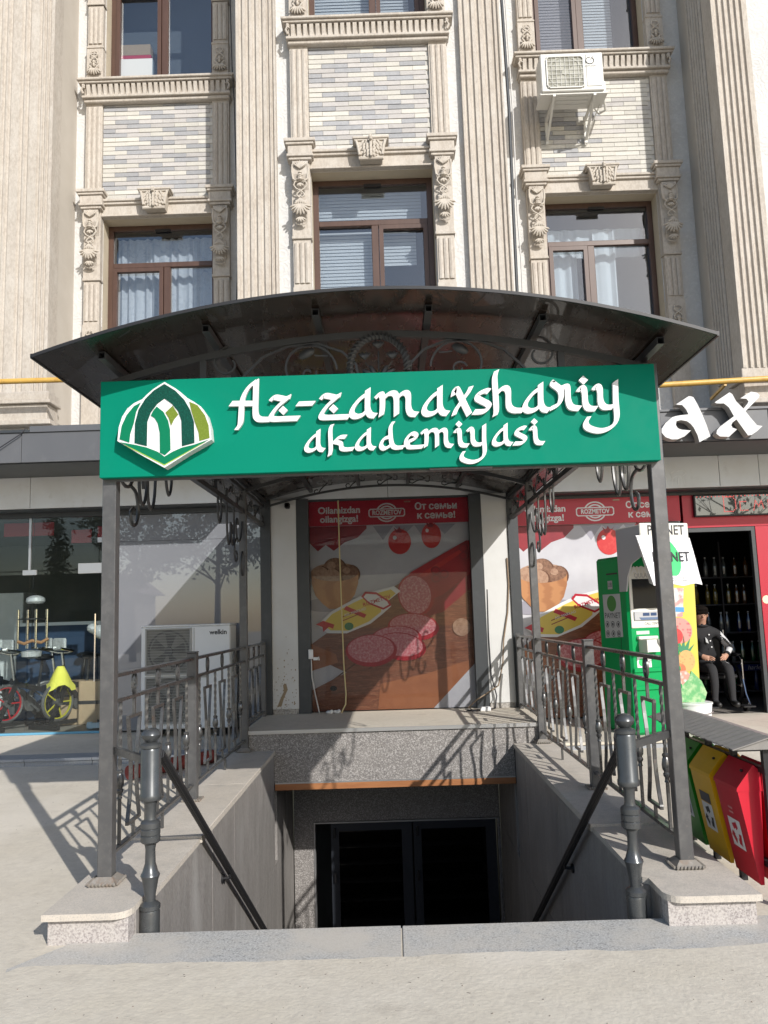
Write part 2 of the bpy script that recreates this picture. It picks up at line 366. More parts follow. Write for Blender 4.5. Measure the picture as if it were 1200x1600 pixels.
PL = thing('entrance_plinth', 'speckled stone plinth with dusty top under the sausage banner', 'plinth', (0,9.05,.1))
s = MB(); s.box(-1.66,1.66,9.08,10.60,-.255,.355); s.build('core', M_dark, PL)
s = MB(); s.bbox(-1.67,1.67,9.035,10.60,.356,.390,.003); s.build('top_slab', M_conc, PL)
s = MB(); s.box(-1.672,1.672,9.022,9.034,.352,.392); s.build('edge_trim', M_alu, PL)
for x0, x1 in ((-1.66,-1.335),(-1.333,-.20),(-.198,.93),(.932,1.292),(1.294,1.66)):
    s = MB(); s.box(x0, x1, 9.048 if abs(x0) > 1.0 else 9.046, 9.079, -.168 if abs(x0) < 1.336 and abs(x1) < 1.336 else .13, .350); s.build('cladding_slab', M_terr, PL)
s = MB(); s.box(-1.327,1.292,9.040,9.079,-.182,-.169); s.build('metal_strip', M_alu, PL)
s = MB(); s.bbox(-1.327,1.292,9.036,9.075,-.248,-.183,.002); s.build('wood_strip', M_wood, PL)

M_plat = mat('platform_granite', (.26,.275,.30), .6, layers=[('n',130,2,.48,.62,(.36,.38,.40),.7),('n',4,5,.5,.72,(.38,.37,.35),.5)])
for sgn, x1 in ((-1,9),(1,9)):
    P = thing('shop_platform', 'low granite-edged platform in front of the '+('gym window' if sgn < 0 else 'grocery shop'), 'platform', (sgn*4,9.0,.09), kind='structure')
    s = MB(); s.box(*sorted((sgn*1.83, sgn*x1)), 9.02, 11.0, -.05, .168); s.build('deck', M_conc, P)
    x = 1.83
    while x < 8.5:
        s = MB(); s.box(*sorted((sgn*(x+.003), sgn*(x+.737))), 8.995, 9.018, 0.0, .140); s.build('edge_tile', M_plat, P)
        s = MB(); s.bbox(*sorted((sgn*(x+.002), sgn*(x+.738))), 8.975, 9.30, .150 if False else .1425, .1725, .003); s.build('edge_slab', M_plat if sgn < 0 else M_conc, P)
        x += .74
# ================================================================ apartment building
B = thing('apartment_building', 'cream and white apartment building with fluted pilasters and carved window surrounds', 'building', (0,10.4,0))
TOP = 14.0
ZB = 4.0                                            # the decorated storeys start above the shop fascia
YL, YM, YR = 11.45, 10.35, 11.21                    # wall planes: left recess, middle, right recess
FL, FR = 10.62, 10.13                               # outer wall faces
XL, XR = -4.60, 4.64                                # outer edges of the recesses
ML, MR_ = -1.93, 1.77                               # middle bay
BAYS = {'left': (-3.33, YL), 'mid': (-.08, YM), 'right': (3.27, YR)}
WIN = [(5.15, 7.67), (9.84, 12.3)]                  # window openings, bottom and top
HW = .835                                           # half width of an opening
def wall_with_openings(s, x0, x1, y, xc):
    zs = [ZB]+[z for w_ in WIN for z in w_]+[TOP]
    for i in range(len(zs)-1):
        if i % 2 == 0: s.quad((x0,y,zs[i]),(x1,y,zs[i]),(x1,y,zs[i+1]),(x0,y,zs[i+1]))
        else:
            s.quad((x0,y,zs[i]),(xc-HW,y,zs[i]),(xc-HW,y,zs[i+1]),(x0,y,zs[i+1]))
            s.quad((xc+HW,y,zs[i]),(x1,y,zs[i]),(x1,y,zs[i+1]),(xc+HW,y,zs[i+1]))
s = MB()
wall_with_openings(s, XL, ML, YL, BAYS['left'][0]); wall_with_openings(s, ML, MR_, YM, BAYS['mid'][0]); wall_with_openings(s, MR_, XR, YR, BAYS['right'][0])
s.quad((XR,FR,ZB),(9,FR,ZB),(9,FR,TOP),(XR,FR,TOP))
s.quad((-9,FL,ZB),(XL,FL,ZB),(XL,FL,TOP),(-9,FL,TOP))
s.build('stucco_wall', M_stuc, B)
s = MB()
s.quad((XL,FL,ZB),(XL,YL,ZB),(XL,YL,TOP),(XL,FL,TOP)); s.quad((ML,YM,ZB),(ML,YL,ZB),(ML,YL,TOP),(ML,YM,TOP))
s.quad((MR_,YM,ZB),(MR_,YR,ZB),(MR_,YR,TOP),(MR_,YM,TOP)); s.quad((XR,FR,ZB),(XR,YR,ZB),(XR,YR,TOP),(XR,FR,TOP))
s.build('return_wall', M_plain, B)
s = MB(); s.box(-9,9,16.0,16.2,0,TOP); s.box(-9.2,-9,10.62,16.2,0,TOP); s.box(9,9.2,10.13,16.2,0,TOP); s.box(-9.2,9.2,11.5,16.2,TOP,TOP+.2); s.box(-9,9,12.6,12.7,ZB,TOP)
s.box(-9,9,10.7,16,3.9,4.0); s.build('rear_wall', M_plain, B)
# reveals
M_rev = mat('yellowish_reveal', (.50,.44,.335), .85, layers=[('n',6,4,.4,.7,(.44,.385,.30),.6)])
for xc, y in BAYS.values():
    for z0, z1 in WIN:
        s = MB()
        s.quad((xc-HW,y,z0),(xc-HW,y+.4,z0),(xc-HW,y+.4,z1),(xc-HW,y,z1)); s.quad((xc+HW,y,z0),(xc+HW,y+.4,z0),(xc+HW,y+.4,z1),(xc+HW,y,z1))
        s.quad((xc-HW,y,z1),(xc+HW,y,z1),(xc+HW,y+.4,z1),(xc-HW,y+.4,z1)); s.quad((xc-HW,y,z0),(xc+HW,y,z0),(xc+HW,y+.4,z0),(xc-HW,y+.4,z0))
        s.build('reveal', M_rev, B)
# fluted pilasters: a moulded cross-section run up the wall
def fluted(x0, x1, y, grooves, depth=.034, gw=.036):
    """plan profile from x0 to x1 with the face at y; grooves = centre lines"""
    p = [(x0,y+.30),(x0,y)]
    for gx in grooves:
        g2 = min(gw, .46*min([abs(gx-q) for q in grooves if q != gx]+[1]))
        p += [(gx-g2,y),(gx-g2*.6,y+depth*.75),(gx-g2*.15,y+depth),(gx+g2*.5,y+depth*.8),(gx+g2*.62,y)]
    return p+[(x1,y),(x1,y+.30)]
def spread(x0, x1, n): return [x0+(x1-x0)*(i+.5)/n for i in range(n)]
def pilaster(x0, x1, y, gr, z0, base=None):
    s = MB(); pl = fluted(x0, x1, y, gr)
    s.prism(pl, z0, TOP, 'z'); o = s.build('pilaster', M_trav, B)
    if base:
        zb = base; s = MB()
        for k, (a, b_, e) in enumerate(((zb-.12,zb,.05),(zb-.17,zb-.12,.08),(zb-.40,zb-.17,.03),(zb-.47,zb-.40,.10))): s.bbox(x0-e, x1+e, y-e, y+.32, a+.001, b_-.001, .008)
        s.build('base', M_trav, o)
g_ = [-5.33,-5.21,-5.12,-5.03,-4.93,-4.74,-4.685,-4.63]
pilaster(-5.42, XL+.02, FL-.08, [-5.36,-5.28,-5.20,-5.02,-4.94,-4.77,-4.705,-4.645], 4.75, 4.75)
pilaster(-1.92, -1.37, 10.25, [-1.85,-1.755,-1.66,-1.565,-1.47,-1.415], ZB)
pilaster(1.20, 1.77, 10.25, [1.255,1.355,1.46,1.565,1.67,1.73], ZB)
pilaster(XR-.015, 5.11, FR-.08, [4.70,4.78,4.86,4.94,5.02], 4.62, 4.60)
# flutes on the return of the right pilaster (seen in raking view)
s = MB(); pr = [(FR-.08+.31, XR-.03)]
for k in range(6):
    yy = FR+.27+k*.085
    s.tube([(XR-.012,yy,4.6),(XR-.012,yy,TOP)], .026, 8)
s.build('side_flute', M_trav, B)

# carved pieces, modelled once about their own origin (x across, -y out, z up)
def carving_corbel():
    s = MB()
    # curling block: belly at top and lower leaf
    for i in range(7):                                     # palmette fan
        a = (i-3)*.30
        s.ell((math.sin(a)*.055, -.055, -.10+math.cos(a)*.055), (.017,.022,.062), a, 6, 4)
    s.tube([(-.105,-.03,-.03),(-.11,-.03,-.13),(-.095,-.035,-.24),(-.06,-.04,-.27),(-.04,-.05,-.24)], .016, 6)
    s.tube([(.105,-.03,-.03),(.11,-.03,-.13),(.095,-.035,-.24),(.06,-.04,-.27),(.04,-.05,-.24)], .016, 6)
    for z, r_ in ((-.17,.024),(-.205,.032),(-.235,.030),(-.26,.036)): s.ell((0,-.06,z), (r_*1.2,.04,r_*.75), 0, 8, 5)
    for a in (-.9,0,.9): s.ell((math.sin(a)*.028,-.05,-.325-math.cos(a)*.012), (.022,.025,.034), -a, 6, 4)
    for sx in (-1,1):                                      # interlaced ribbon
        s.tube([(sx*.02,-.035,-.275),(sx*.075,-.04,-.29),(sx*.09,-.04,-.335),(sx*.055,-.045,-.385),(0,-.04,-.415),(-sx*.045,-.04,-.45),(-sx*.05,-.04,-.485),(-sx*.02,-.04,-.51),(0,-.04,-.485)], .0115, 6)
    # hanging acanthus leaf
    for i in range(9):
        a = (i-4)*.33
        s.ell((math.sin(a)*.07, -.065-.02*math.cos(a*.8), -.655-math.cos(a)*.075+.03), (.021,.03,.085), -a, 6, 4)
    for i in range(7):
        a = (i-3)*.4
        s.ell((math.sin(a)*.05, -.075, -.60+math.cos(a)*.02), (.018,.025,.05), -a*.7, 6, 4)
    for a in (-1.0,-.5,0,.5,1.0): s.ell((math.sin(a)*.045,-.05,-.80-math.cos(a)*.03), (.017,.024,.042), -a, 6, 4)
    s.tube([(math.sin(t)*.075,-.015,-.87-math.cos(t)*.045+.03) for t in [(-1.3+.26*k) for k in range(11)]], .009, 5)
    return s
def carving_panel():
    s = MB()
    for sx in (-1,1):
        s.tube([(sx*.01,-.02,.16),(sx*.045,-.025,.15),(sx*.055,-.025,.11),(sx*.02,-.025,.075),(-sx*.03,-.025,.045),(-sx*.06,-.025,.0),(-sx*.045,-.025,-.04),(-sx*.012,-.025,-.03)], .011, 6)
        s.ell((sx*.05,-.03,-.10), (.02,.025,.05), sx*.6, 6, 4)
    for i in range(7):
        a = (i-3)*.30
        s.ell((math.sin(a)*.09,-.03,-.12-math.cos(a)*.05+.0), (.018,.028,.06), -a, 6, 4)
    s.ell((0,-.035,-.02), (.03,.03,.03), 0, 7, 5); s.ell((0,-.035,-.07), (.022,.03,.035), 0, 7, 5)
    return s
def carving_key():
    s = MB()
    s.prism([(-.205,.13),(-.185,.09),(-.165,-.05),(-.15,-.15),(.15,-.15),(.165,-.05),(.185,.09),(.205,.13)], -.14, .05)
    s.bbox(-.245,.245,-.175,.04,.125,.155,.006); s.bbox(-.225,.225,-.16,.04,.10,.124,.005)
    s.tube([(-.165,-.15,-.155),(.165,-.15,-.155)], .026, 8); 
    for sx in (-1,1):
        s.tube([(sx*.195,-.15,.10),(sx*.175,-.16,.02),(sx*.16,-.16,-.07),(sx*.155,-.16,-.11)], .02, 6)
    for row, (z, n_, w_) in enumerate(((.07,5,.11),(.03,7,.135),(-.02,7,.14),(-.07,7,.12),(-.11,5,.08))):
        for i in range(n_):
            t = (i-(n_-1)/2)/max(1,(n_-1)/2)
            s.ell((t*w_,-.19+.05*abs(t),z+rr.uniform(-.008,.008)), (.026,.035,.045), -t*.6, 6, 4)
    s.ell((0,-.225,.10), (.03,.04,.045), 0, 6, 4)
    return s
car_c, car_p, car_k = carving_corbel(), carving_panel(), carving_key()
me_c = me_p = me_k = None
def carve(kind, parent, at):
    global me_c, me_p, me_k
    mb = {'c': car_c, 'p': car_p, 'k': car_k}[kind]; nm = {'c': 'carved_corbel', 'p': 'carved_panel', 'k': 'keystone'}[kind]
    key = 'me_'+kind
    if globals()[key] is None:
        o = mb.build(nm, M_carve, parent, at); globals()[key] = o.data
        return o
    return place(nm, globals()[key], parent, at)
def flute_strip(s, x0, x1, y, z0, z1):
    """strip with three raised reeds"""
    s.box(x0, x1, y, y+.12, z0, z1)
    w_ = x1-x0
    for f in (.2,.5,.8):
        p = [(x0+w_*f-.034,y+.001),(x0+w_*f-.027,y-.016),(x0+w_*f,y-.024),(x0+w_*f+.027,y-.016),(x0+w_*f+.034,y+.001)]
        s.prism(p, z0+.05, z1-.05, 'z')
def surround(xc, yw):
    y = yw-.10                                             # face of the strips
    s = MB()
    root = None
    for sx in (-1,1):
        a, b_ = sorted((xc+sx*.84, xc+sx*1.09))
        flute_strip(s, a, b_, y, 8.05, 9.49)               # beside the brick panel
        s.box(a, b_, y-.01, y+.12, 6.70, 7.76)             # corbel block
        s.bbox(a-.01, b_+.01, y-.028, y+.12, 6.66, 6.70, .006)
        flute_strip(s, a+.008, b_-.008, y, 5.99, 6.655)
        s.box(a, b_, y-.012, y+.12, 5.42, 5.985); s.box(a, b_, y, y+.12, 4.3, 5.415)
        # projecting corbel cheek
        s.prism([(y-.012,7.76),(y-.085,7.74),(y-.09,7.55),(y-.05,7.44),(y-.012,7.36)], a+.02, b_-.02, 'x')
        s.prism([(y-.012,7.22),(y-.03,7.20),(y-.055,7.05),(y-.04,6.95),(y-.012,6.9)], a+.045, b_-.045, 'x')
        # capital
        cx = (a+b_)/2
        for zz0, zz1, e in ((8.00,8.05,.085),(7.965,7.999,.065),(7.84,7.964,.04),(7.80,7.839,.055),(7.76,7.799,.03)): s.bbox(a-e, b_+e, y-.06-e, y+.12, zz0, zz1, .006)
        # storey above: block on the sill, small carved panel, reeds, corbel block
        s.bbox(a-.035, b_+.035, y-.05, y+.12, 9.842, 9.90, .006)
        s.box(a, b_, y-.012, y+.12, 9.90, 10.42); s.bbox(a-.008, b_+.008, y-.025, y+.12, 10.42, 10.45, .005)
        flute_strip(s, a+.008, b_-.008, y, 10.45, 11.15); s.box(a, b_, y-.01, y+.12, 11.152, 12.3)
        s.bbox(a-.01, b_+.01, y-.026, y+.12, 11.152, 11.19, .005)
    # lintel
    s.box(xc-.84, xc+.84, y+.03, y+.12, 7.70, 7.86); s.bbox(xc-.84, xc+.84, y-.005, y+.12, 7.86, 7.90, .006); s.bbox(xc-.84, xc+.84, y-.03, y+.12, 7.90, 7.94, .006); s.bbox(xc-.84, xc+.84, y+.005, y+.12, 7.675, 7.70, .004)
    o = s.build('window_surround', M_trav, B)
    # gadrooned sill
    s = MB()
    s.bbox(xc-1.19, xc+1.19, y-.16, y+.12, 9.80, 9.84, .008); s.bbox(xc-1.17, xc+1.17, y-.13, y+.12, 9.765, 9.799, .006)
    s.box(xc-1.10, xc+1.10, y-.05, y+.12, 9.585, 9.764)
    s.bbox(xc-1.13, xc+1.13, y-.10, y+.12, 9.545, 9.584, .006); s.bbox(xc-1.11, xc+1.11, y-.06, y+.12, 9.49, 9.544, .01)
    n_ = 25
    for i in range(n_):
        gx = xc-1.03+2.06*i/(n_-1)
        s.prism([(y-.045,9.75),(y-.105,9.755),(y-.10,9.70),(y-.075,9.63),(y-.085,9.59),(y-.045,9.59)], gx-.027, gx+.027, 'x')
    for sx in (-1,1):
        s.tube([(xc+sx*1.10,y-.11,9.60),(xc+sx*1.125,y-.12,9.66),(xc+sx*1.10,y-.125,9.70),(xc+sx*1.075,y-.12,9.68)], .018, 6); s.ell((xc+sx*1.10,y-.11,9.73), (.03,.03,.03), 0, 6, 4)
    s.build('sill', M_trav, o)
    carve('k', o, (xc, y+.0, 7.86))
    for sx in (-1,1):
        cx = xc+sx*.965
        carve('c', o, (cx, y-.055, 7.72)); carve('p', o, (cx, y-.02, 10.18)); carve('p', o, (cx, y-.02, 5.72)); carve('c', o, (cx, y-.03, 12.2))
    return o
SUR = {k: surround(*v) for k, v in BAYS.items()}
# brick panels: dark, grey and cream tiles in a stepped pattern, thin recessed joints
def bt(nm, c, c2):
    return mat(nm, c, .75, layers=[('n',45,5,.42,.62,c2,.7),('n',11,4,.5,.7,tuple(x*.85 for x in c),.5)], bump=[('n',70,4,.3,.004)], rnd=.11)
M_bk = [bt('blue_grey_brick', (.31,.313,.325), (.37,.372,.38)), bt('grey_brick', (.43,.41,.395), (.49,.47,.445)), bt('cream_brick', (.54,.52,.47), (.47,.45,.41))]
M_joint = mat('brick_mortar', (.50,.485,.455), .9)
brick_me = {}
def brick_mesh(w_, h_, k):
    key = (round(w_,3), round(h_,3), k)
    if key not in brick_me:
        s = MB(); s.bbox(-w_/2, w_/2, -.014, .012, -h_/2, h_/2, .003)
        o = s.build('brick', M_bk[k], None, (0,0,0)); brick_me[key] = o.data; bpy.data.objects.remove(o)
    return brick_me[key]
DARK = [(.46,),(.343,),(.676,0.0),(.57,-.11),(.225,),(.784,.11)]     # stepped pattern of dark tiles, six courses
nb = 0; extra = [MB(), MB(), MB()]
for key in ('mid', 'left', 'right'):
    xc, yw = BAYS[key]; y = yw-.055
    s = MB(); s.box(xc-.839, xc+.839, y, y+.05, 7.93, 9.50); s.build('brick_backing', M_joint, B)
    rh = .0715; bl = .362; z = 7.955; r_i = 0
    while z < 9.47:
        x0 = xc-.838; x = x0-bl*(1 if r_i % 2 == 0 else .5)+.004
        dl = DARK[r_i % 6]
        zt_ = min(z+rh, 9.488)
        while x < xc+.836:
            a, b_ = max(x, x0), min(x+bl, xc+.838)
            if b_-a > .05:
                cx = (a+b_)/2; fx = (x+bl/2-x0)/1.676
                k = 0 if any(abs(fx-.108-d) < .09 for d in dl) else (1 if any(abs(fx-.108-((d+.22) % 1.0)) < .09 for d in dl) or rr.random() < .18 else 2)
                if key == 'right': k = (0 if k == 0 and z < 8.95 and cx < xc-.1 else (1 if rr.random() < .25 else 2))
                wd = round((b_-a-.007)*100)/100
                if nb < 300:
                    place('brick', brick_mesh(wd, zt_-z-.007, k), B, (cx, y+rr.uniform(-.003,.003), (z+zt_)/2)); nb += 1
                else: extra[k].bbox(cx-wd/2, cx+wd/2, y-.014, y+.012, z+.0035, zt_-.0035, .003)
            x += bl
        z += rh; r_i += 1
for k in range(3): tag(extra[k].build('brick_field', M_bk[k], B), kind='stuff')

# windows: brown frames with transom, mullion, sash, glass; curtains or blinds behind
M_blind = mat('grey_blind_slats', (.60,.585,.57), .6, layers=[('n',4,3,.4,.7,(.66,.645,.63),.5)])
M_blind2 = mat('mauve_blind_slats', (.35,.30,.295), .6)
M_curt = mat('white_net_curtain', (.66,.66,.65), .9, layers=[('n',3,4,.4,.7,(.74,.74,.73),.5)])
M_curt2 = mat('printed_curtain', (.58,.56,.56), .9, layers=[('d',7,5,.52,.60,(.20,.21,.25),.6),('v',6,0,.05,.25,(.66,.64,.63),.6)])
M_card = mat('cardboard_box', (.42,.30,.19), .85); M_redtape = mat('red_tape', (.55,.03,.06), .5); M_film = mat('grey_plastic_film', (.42,.45,.47), .4)
def window(key, z0, z1, cover, mullx):
    xc, yw = BAYS[key]; y = yw+.22; fr = .075; s = MB()
    x0, x1 = xc-HW+.004, xc+HW-.004; zt = z1-.64
    def rect(a, b_, c, d, t, ya=y, yb=y+.07):
        s.box(a, a+t, ya, yb, c, d); s.box(b_-t, b_, ya, yb, c, d); s.box(a+t, b_-t, ya, yb, d-t, d); s.box(a+t, b_-t, ya, yb, c, c+t)
    rect(x0, x1, z0+.004, z1-.004, fr)
    s.bbox(x0+fr, x1-fr, y-.003, y+.068, zt-.04, zt+.04, .006); s.bbox(xc+mullx-.05, xc+mullx+.05, y-.004, y+.068, z0+fr, zt-.04, .006)
    sash = (x0+fr+.006, xc+mullx-.055) if key != 'mid' else (xc+mullx+.055, x1-fr-.006)
    rect(sash[0], sash[1], z0+fr+.006, zt-.046, .06, y-.02, y+.05)
    f = s.build('window', M_brown, B)
    s = MB(); s.box(x0+fr-.01, x1-fr+.01, y+.03, y+.036, zt+.03, z1-fr+.01); s.box(x0+fr-.01, x1-fr+.01, y+.052, y+.057, z0+fr-.01, zt-.03); s.build('pane', M_uglass, f)
    s = MB(); s.bbox(xc-.12, xc+.12, y-.006, y+.005, z1-fr-.03, z1-fr+.012, .003); s.build('sensor', M_black, f)
    def pleats(a, b_, ya, amp, wl, zz0, zz1, m_):
        s = MB(); n_ = max(8, int((b_-a)/.018)); ph = rr.uniform(0,6); v = []
        for i in range(n_+1):
            x = a+(b_-a)*i/n_; v.append((x, ya+amp*math.sin(x/wl*2*PI+ph)+amp*.6*math.sin(x/wl*1.37*2*PI), 0))
        vs = [(p[0],p[1],zz0) for p in v]+[(p[0],p[1],zz1) for p in v]
        s.add(vs, [(i,i+1,n_+2+i,n_+1+i) for i in range(n_)], True); s.build('curtain', m_, f)
    def slats(a, b_, zz0, zz1, m_, pitch=.05):
        s = MB(); z = zz0
        while z < zz1:
            s.add([(a,y+.20,z),(b_,y+.20,z),(b_,y+.213,z+pitch*.98),(a,y+.213,z+pitch*.98)], [(0,1,2,3)]); z += pitch
        s.build('blind', m_, f)
    if cover == 'printed':
        pleats(x0+.06, x1-.05, y+.26, .022, .13, z0, z1-.1, M_curt2)
    elif cover == 'white':
        pleats(x0+.06, xc-.28, y+.24, .018, .19, z0, zt+.32, M_curt); pleats(xc-.02, xc+.30, y+.24, .018, .17, z0, zt+.30, M_curt); pleats(x0+.05, x1-.05, y+.30, .012, .22, zt-.1, zt+.36, M_curt)
    elif cover == 'blind':
        slats(x0+.06, xc+mullx-.03, z0, zt-.05, M_blind); slats(x0+.06, x1-.15, zt+.05, z1-.12, M_blind)
        if z0 > 8: slats(xc+mullx+.05, x1-.22, z0, zt-.05, M_blind)
        if z0 < 8: slats(xc+mullx+.08, x1-.24, zt-.55, zt-.06, M_blind)
    elif cover == 'mauve':
        slats(x0+.06, xc+mullx-.06, z0, z1-.1, M_blind2); slats(xc+mullx+.02, x1-.34, z0, z1-.1, M_blind)
    return f
window('left', *WIN[0], 'printed', .07); window('mid', *WIN[0], 'blind', .02); window('right', *WIN[0], 'white', -.12)
window('left', *WIN[1], 'none', .02); window('mid', *WIN[1], 'blind', .08); window('right', *WIN[1], 'mauve', -.06)
# boxes stacked behind the upper left window
bx = thing('wrapped_box', 'cardboard box in grey film behind the upper left window, with red tape', 'box', (-3.8, 11.85, 9.86))
s = MB(); s.bbox(-4.06,-3.52,11.72,12.1,9.86,10.52,.01); s.build('film_wrap', M_film, bx)
s = MB(); s.box(-4.055,-3.55,11.73,12.1,10.521,10.58); s.build('tape', M_redtape, bx)
s = MB(); s.bbox(-4.04,-3.56,11.73,12.1,10.581,10.77,.006); s.build('carton', M_card, bx)
# window rooms
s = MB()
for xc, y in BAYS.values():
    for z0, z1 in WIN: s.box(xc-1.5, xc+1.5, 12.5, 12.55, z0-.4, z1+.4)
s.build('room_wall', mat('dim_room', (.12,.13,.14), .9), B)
# ================================================================ ground floor: fascia boxes, panels, glass, doorways
GY = 10.95
FZL = ((3.615, 3.99), (3.60, 3.99))
for sgn, xa, xb in ((-1,-9,-1.75),(1,1.75,9)):
    s = MB(); s.box(xa, xb, 9.60, 10.62, 3.60, 3.95)
    fo = s.build('fascia_box', M_darkf, B)
    x = xa if sgn > 0 else xb; 
    edges = [xb-1.35*i for i in range(7)] if sgn < 0 else [xa+1.45*i for i in range(7)]
    for i in range(len(edges)-1):
        a, b_ = sorted((edges[i], edges[i+1])); a = max(a, xa); b_ = min(b_, xb)
        if b_-a < .1: continue
        s = MB(); s.bbox(a+.003, b_-.003, 9.575, 9.599, 3.585, 3.955, .003); s.build('fascia_panel', M_grey, fo)
    # cap flashing, in lengths, with a taller stretch
    for a, b_, z1 in (((-9,-4.35,3.99),(-4.345,-1.75,4.03)) if sgn < 0 else ((1.75,3.62,3.98),(3.63,4.35,3.985),(4.36,5.0,3.985),(5.005,9,3.97))):
        s = MB(); s.box(a, b_, 9.555, 10.5, 3.956, z1); s.build('cap_flashing', M_grey if sgn > 0 or a > -5 else M_darkf, fo)
    s = MB(); s.box(xa, xb, 9.66, 10.58, 3.585, 3.599); s.build('soffit', M_darkf, fo)
# white panel band with its underside, over the whole front
xj = [-9,-5.2+.0,-4.78,-3.3,-1.66,0,1.66,3.05,4.42,4.95,7,9]
for i in range(len(xj)-1):
    s = MB(); s.bbox(xj[i]+.003, xj[i+1]-.003, 10.58, 10.62, 3.165, 3.585, .003); s.build('band_panel', M_whitep, B)
s = MB(); s.box(-9, 9, 10.63, 11.0, 3.15, 3.59); s.build('band_box', M_darkf, B)
s = MB(); s.box(-9,-1.755,10.90,10.99,3.085,3.148); s.box(1.755,9,10.90,10.99,3.11,3.148); s.build('head_rail', M_darkf, B)
# white pillars with dark returns beside the banner
for sgn in (-1,1):
    s = MB(); s.bbox(*sorted((sgn*1.22, sgn*1.555)), 10.49, 10.60, .455, 3.163, .004); s.build('pillar_panel', mat('pillar_white', (.57,.57,.56), .45, layers=[('n',3,5,.45,.75,(.50,.495,.48),.6)]) if sgn < 0 else MATS['pillar_white'], B)
    s = MB(); s.box(*sorted((sgn*1.225, sgn*1.55)), 10.50, 10.60, .391, .453); s.build('pillar_foot', mat('crumbled_plaster', (.42,.40,.37), .95, layers=[('n',40,4,.45,.6,(.24,.22,.2),.8)], bump=[('n',40,4,.6,.03)]) if sgn < 0 else MATS['crumbled_plaster'], B)
    s = MB(); s.box(*sorted((sgn*1.556, sgn*1.69)), 10.46, 10.98, .391, 3.163); s.build('corner_post', M_darkf, B)
    s = MB(); s.box(*sorted((sgn*1.06, sgn*1.219)), 10.50, 10.66, .391, 3.163); s.build('jamb_post', M_darkf, B)
s = MB(); s.box(-1.06, 1.06, 10.66, 10.70, .391, 3.163); s.box(-1.06,1.06,10.58,10.66,3.135,3.163); s.build('shutter_backing', M_darkf, B)
# mud stain on the left pillar
M_mud = mat('mud_smear', (.28,.215,.14), .95)
s = MB(); s.prism([(-1.50,.48),(-1.44,.50),(-1.41,.60),(-1.36,.70),(-1.38,.78),(-1.42,.76),(-1.41,.68),(-1.46,.58)], 10.4865, 10.489); s.build('mud_stain', M_mud, B)
s = MB()
for k in range(70):
    x = rr.uniform(-1.53,-1.25); z = .46+abs(rr.gauss(0,.35)); r_ = rr.uniform(.003,.008)
    s.prism([(x+r_*math.cos(a*PI/3), z+r_*1.5*math.sin(a*PI/3)) for a in range(6)], 10.4868, 10.4892)
tag(s.build('splash_marks', M_mud, B), kind='stuff')

# gym side: glass doors, and a vinyl-backed window panel with electrical joints
G = thing('gym_storefront', 'frameless glass doors of the gym shop beside the grey vinyl window', 'storefront', (-4,GY,.17))
px = [(-8.9,-6.30),(-6.29,-4.935),(-4.925,-3.985)]
for a, b_ in px:
    s = MB(); s.box(a, b_, GY, GY+.012, 2.36, 3.08); s.build('transom_pane', M_glass, G)
    s = MB(); s.box(a+.005, b_-.005, GY, GY+.012, .20, 2.345); s.build('glass_leaf', M_glass, G)
s = MB(); s.box(-3.975,-3.80, GY, GY+.012, .20, 3.08); s.build('glass_leaf', M_glass, G)
for a, b_, z0, z1 in ((-5.02,-4.83,2.30,2.37),(-4.26,-3.90,2.30,2.44),(-4.00,-3.94,2.72,2.79)):
    s = MB(); s.bbox(a, b_, GY-.014, GY+.026, z0, z1, .003); s.build('patch_fitting', M_alu, G)
s = MB(); s.tube([(-4.0,GY-.05,1.75),(-4.0,GY-.05,.85)], .012, 8); s.build('handle', M_chrome, G)
s = MB(); s.box(-4.945,-4.915,GY-.01,GY+.02,2.37,3.08); s.build('pivot_bar', M_alu, G)
s = MB(); s.box(-8.9,-3.72,GY-.01,GY+.03,.172,.20); s.build('floor_rail', mat('blue_film_rail', (.12,.33,.48), .4), G)
M_vinyl = mat('grey_vinyl_panel', (.175,.182,.202), .5, coat=1.0, layers=[('n',1.5,3,.45,.7,(.20,.207,.225),.5)])
for x0, x1, z0, z1 in ((-3.78,-1.70,2.72,3.08),(-3.78,-1.70,.95,2.716),(-3.78,-1.70,.19,.946)):
    s = MB(); s.box(x0, x1, GY-.006, GY+.03, z0, z1); s.build('vinyl_panel', M_vinyl, G)
s = MB(); s.box(-9,-1.7,10.96,15.8,.10,.168); s.build('floor', M_floorin, G)
s = MB(); s.box(-9,-1.7,15.5,15.6,.17,3.3); s.box(-1.69,-1.6,11,15.6,.17,3.3); s.box(-9,-1.7,10.99,15.6,3.16,3.2); s.build('room_wall', mat('gym_wall', (.10,.115,.115), .8, layers=[('n',1.5,3,.4,.7,(.14,.15,.15),.6)]), G)
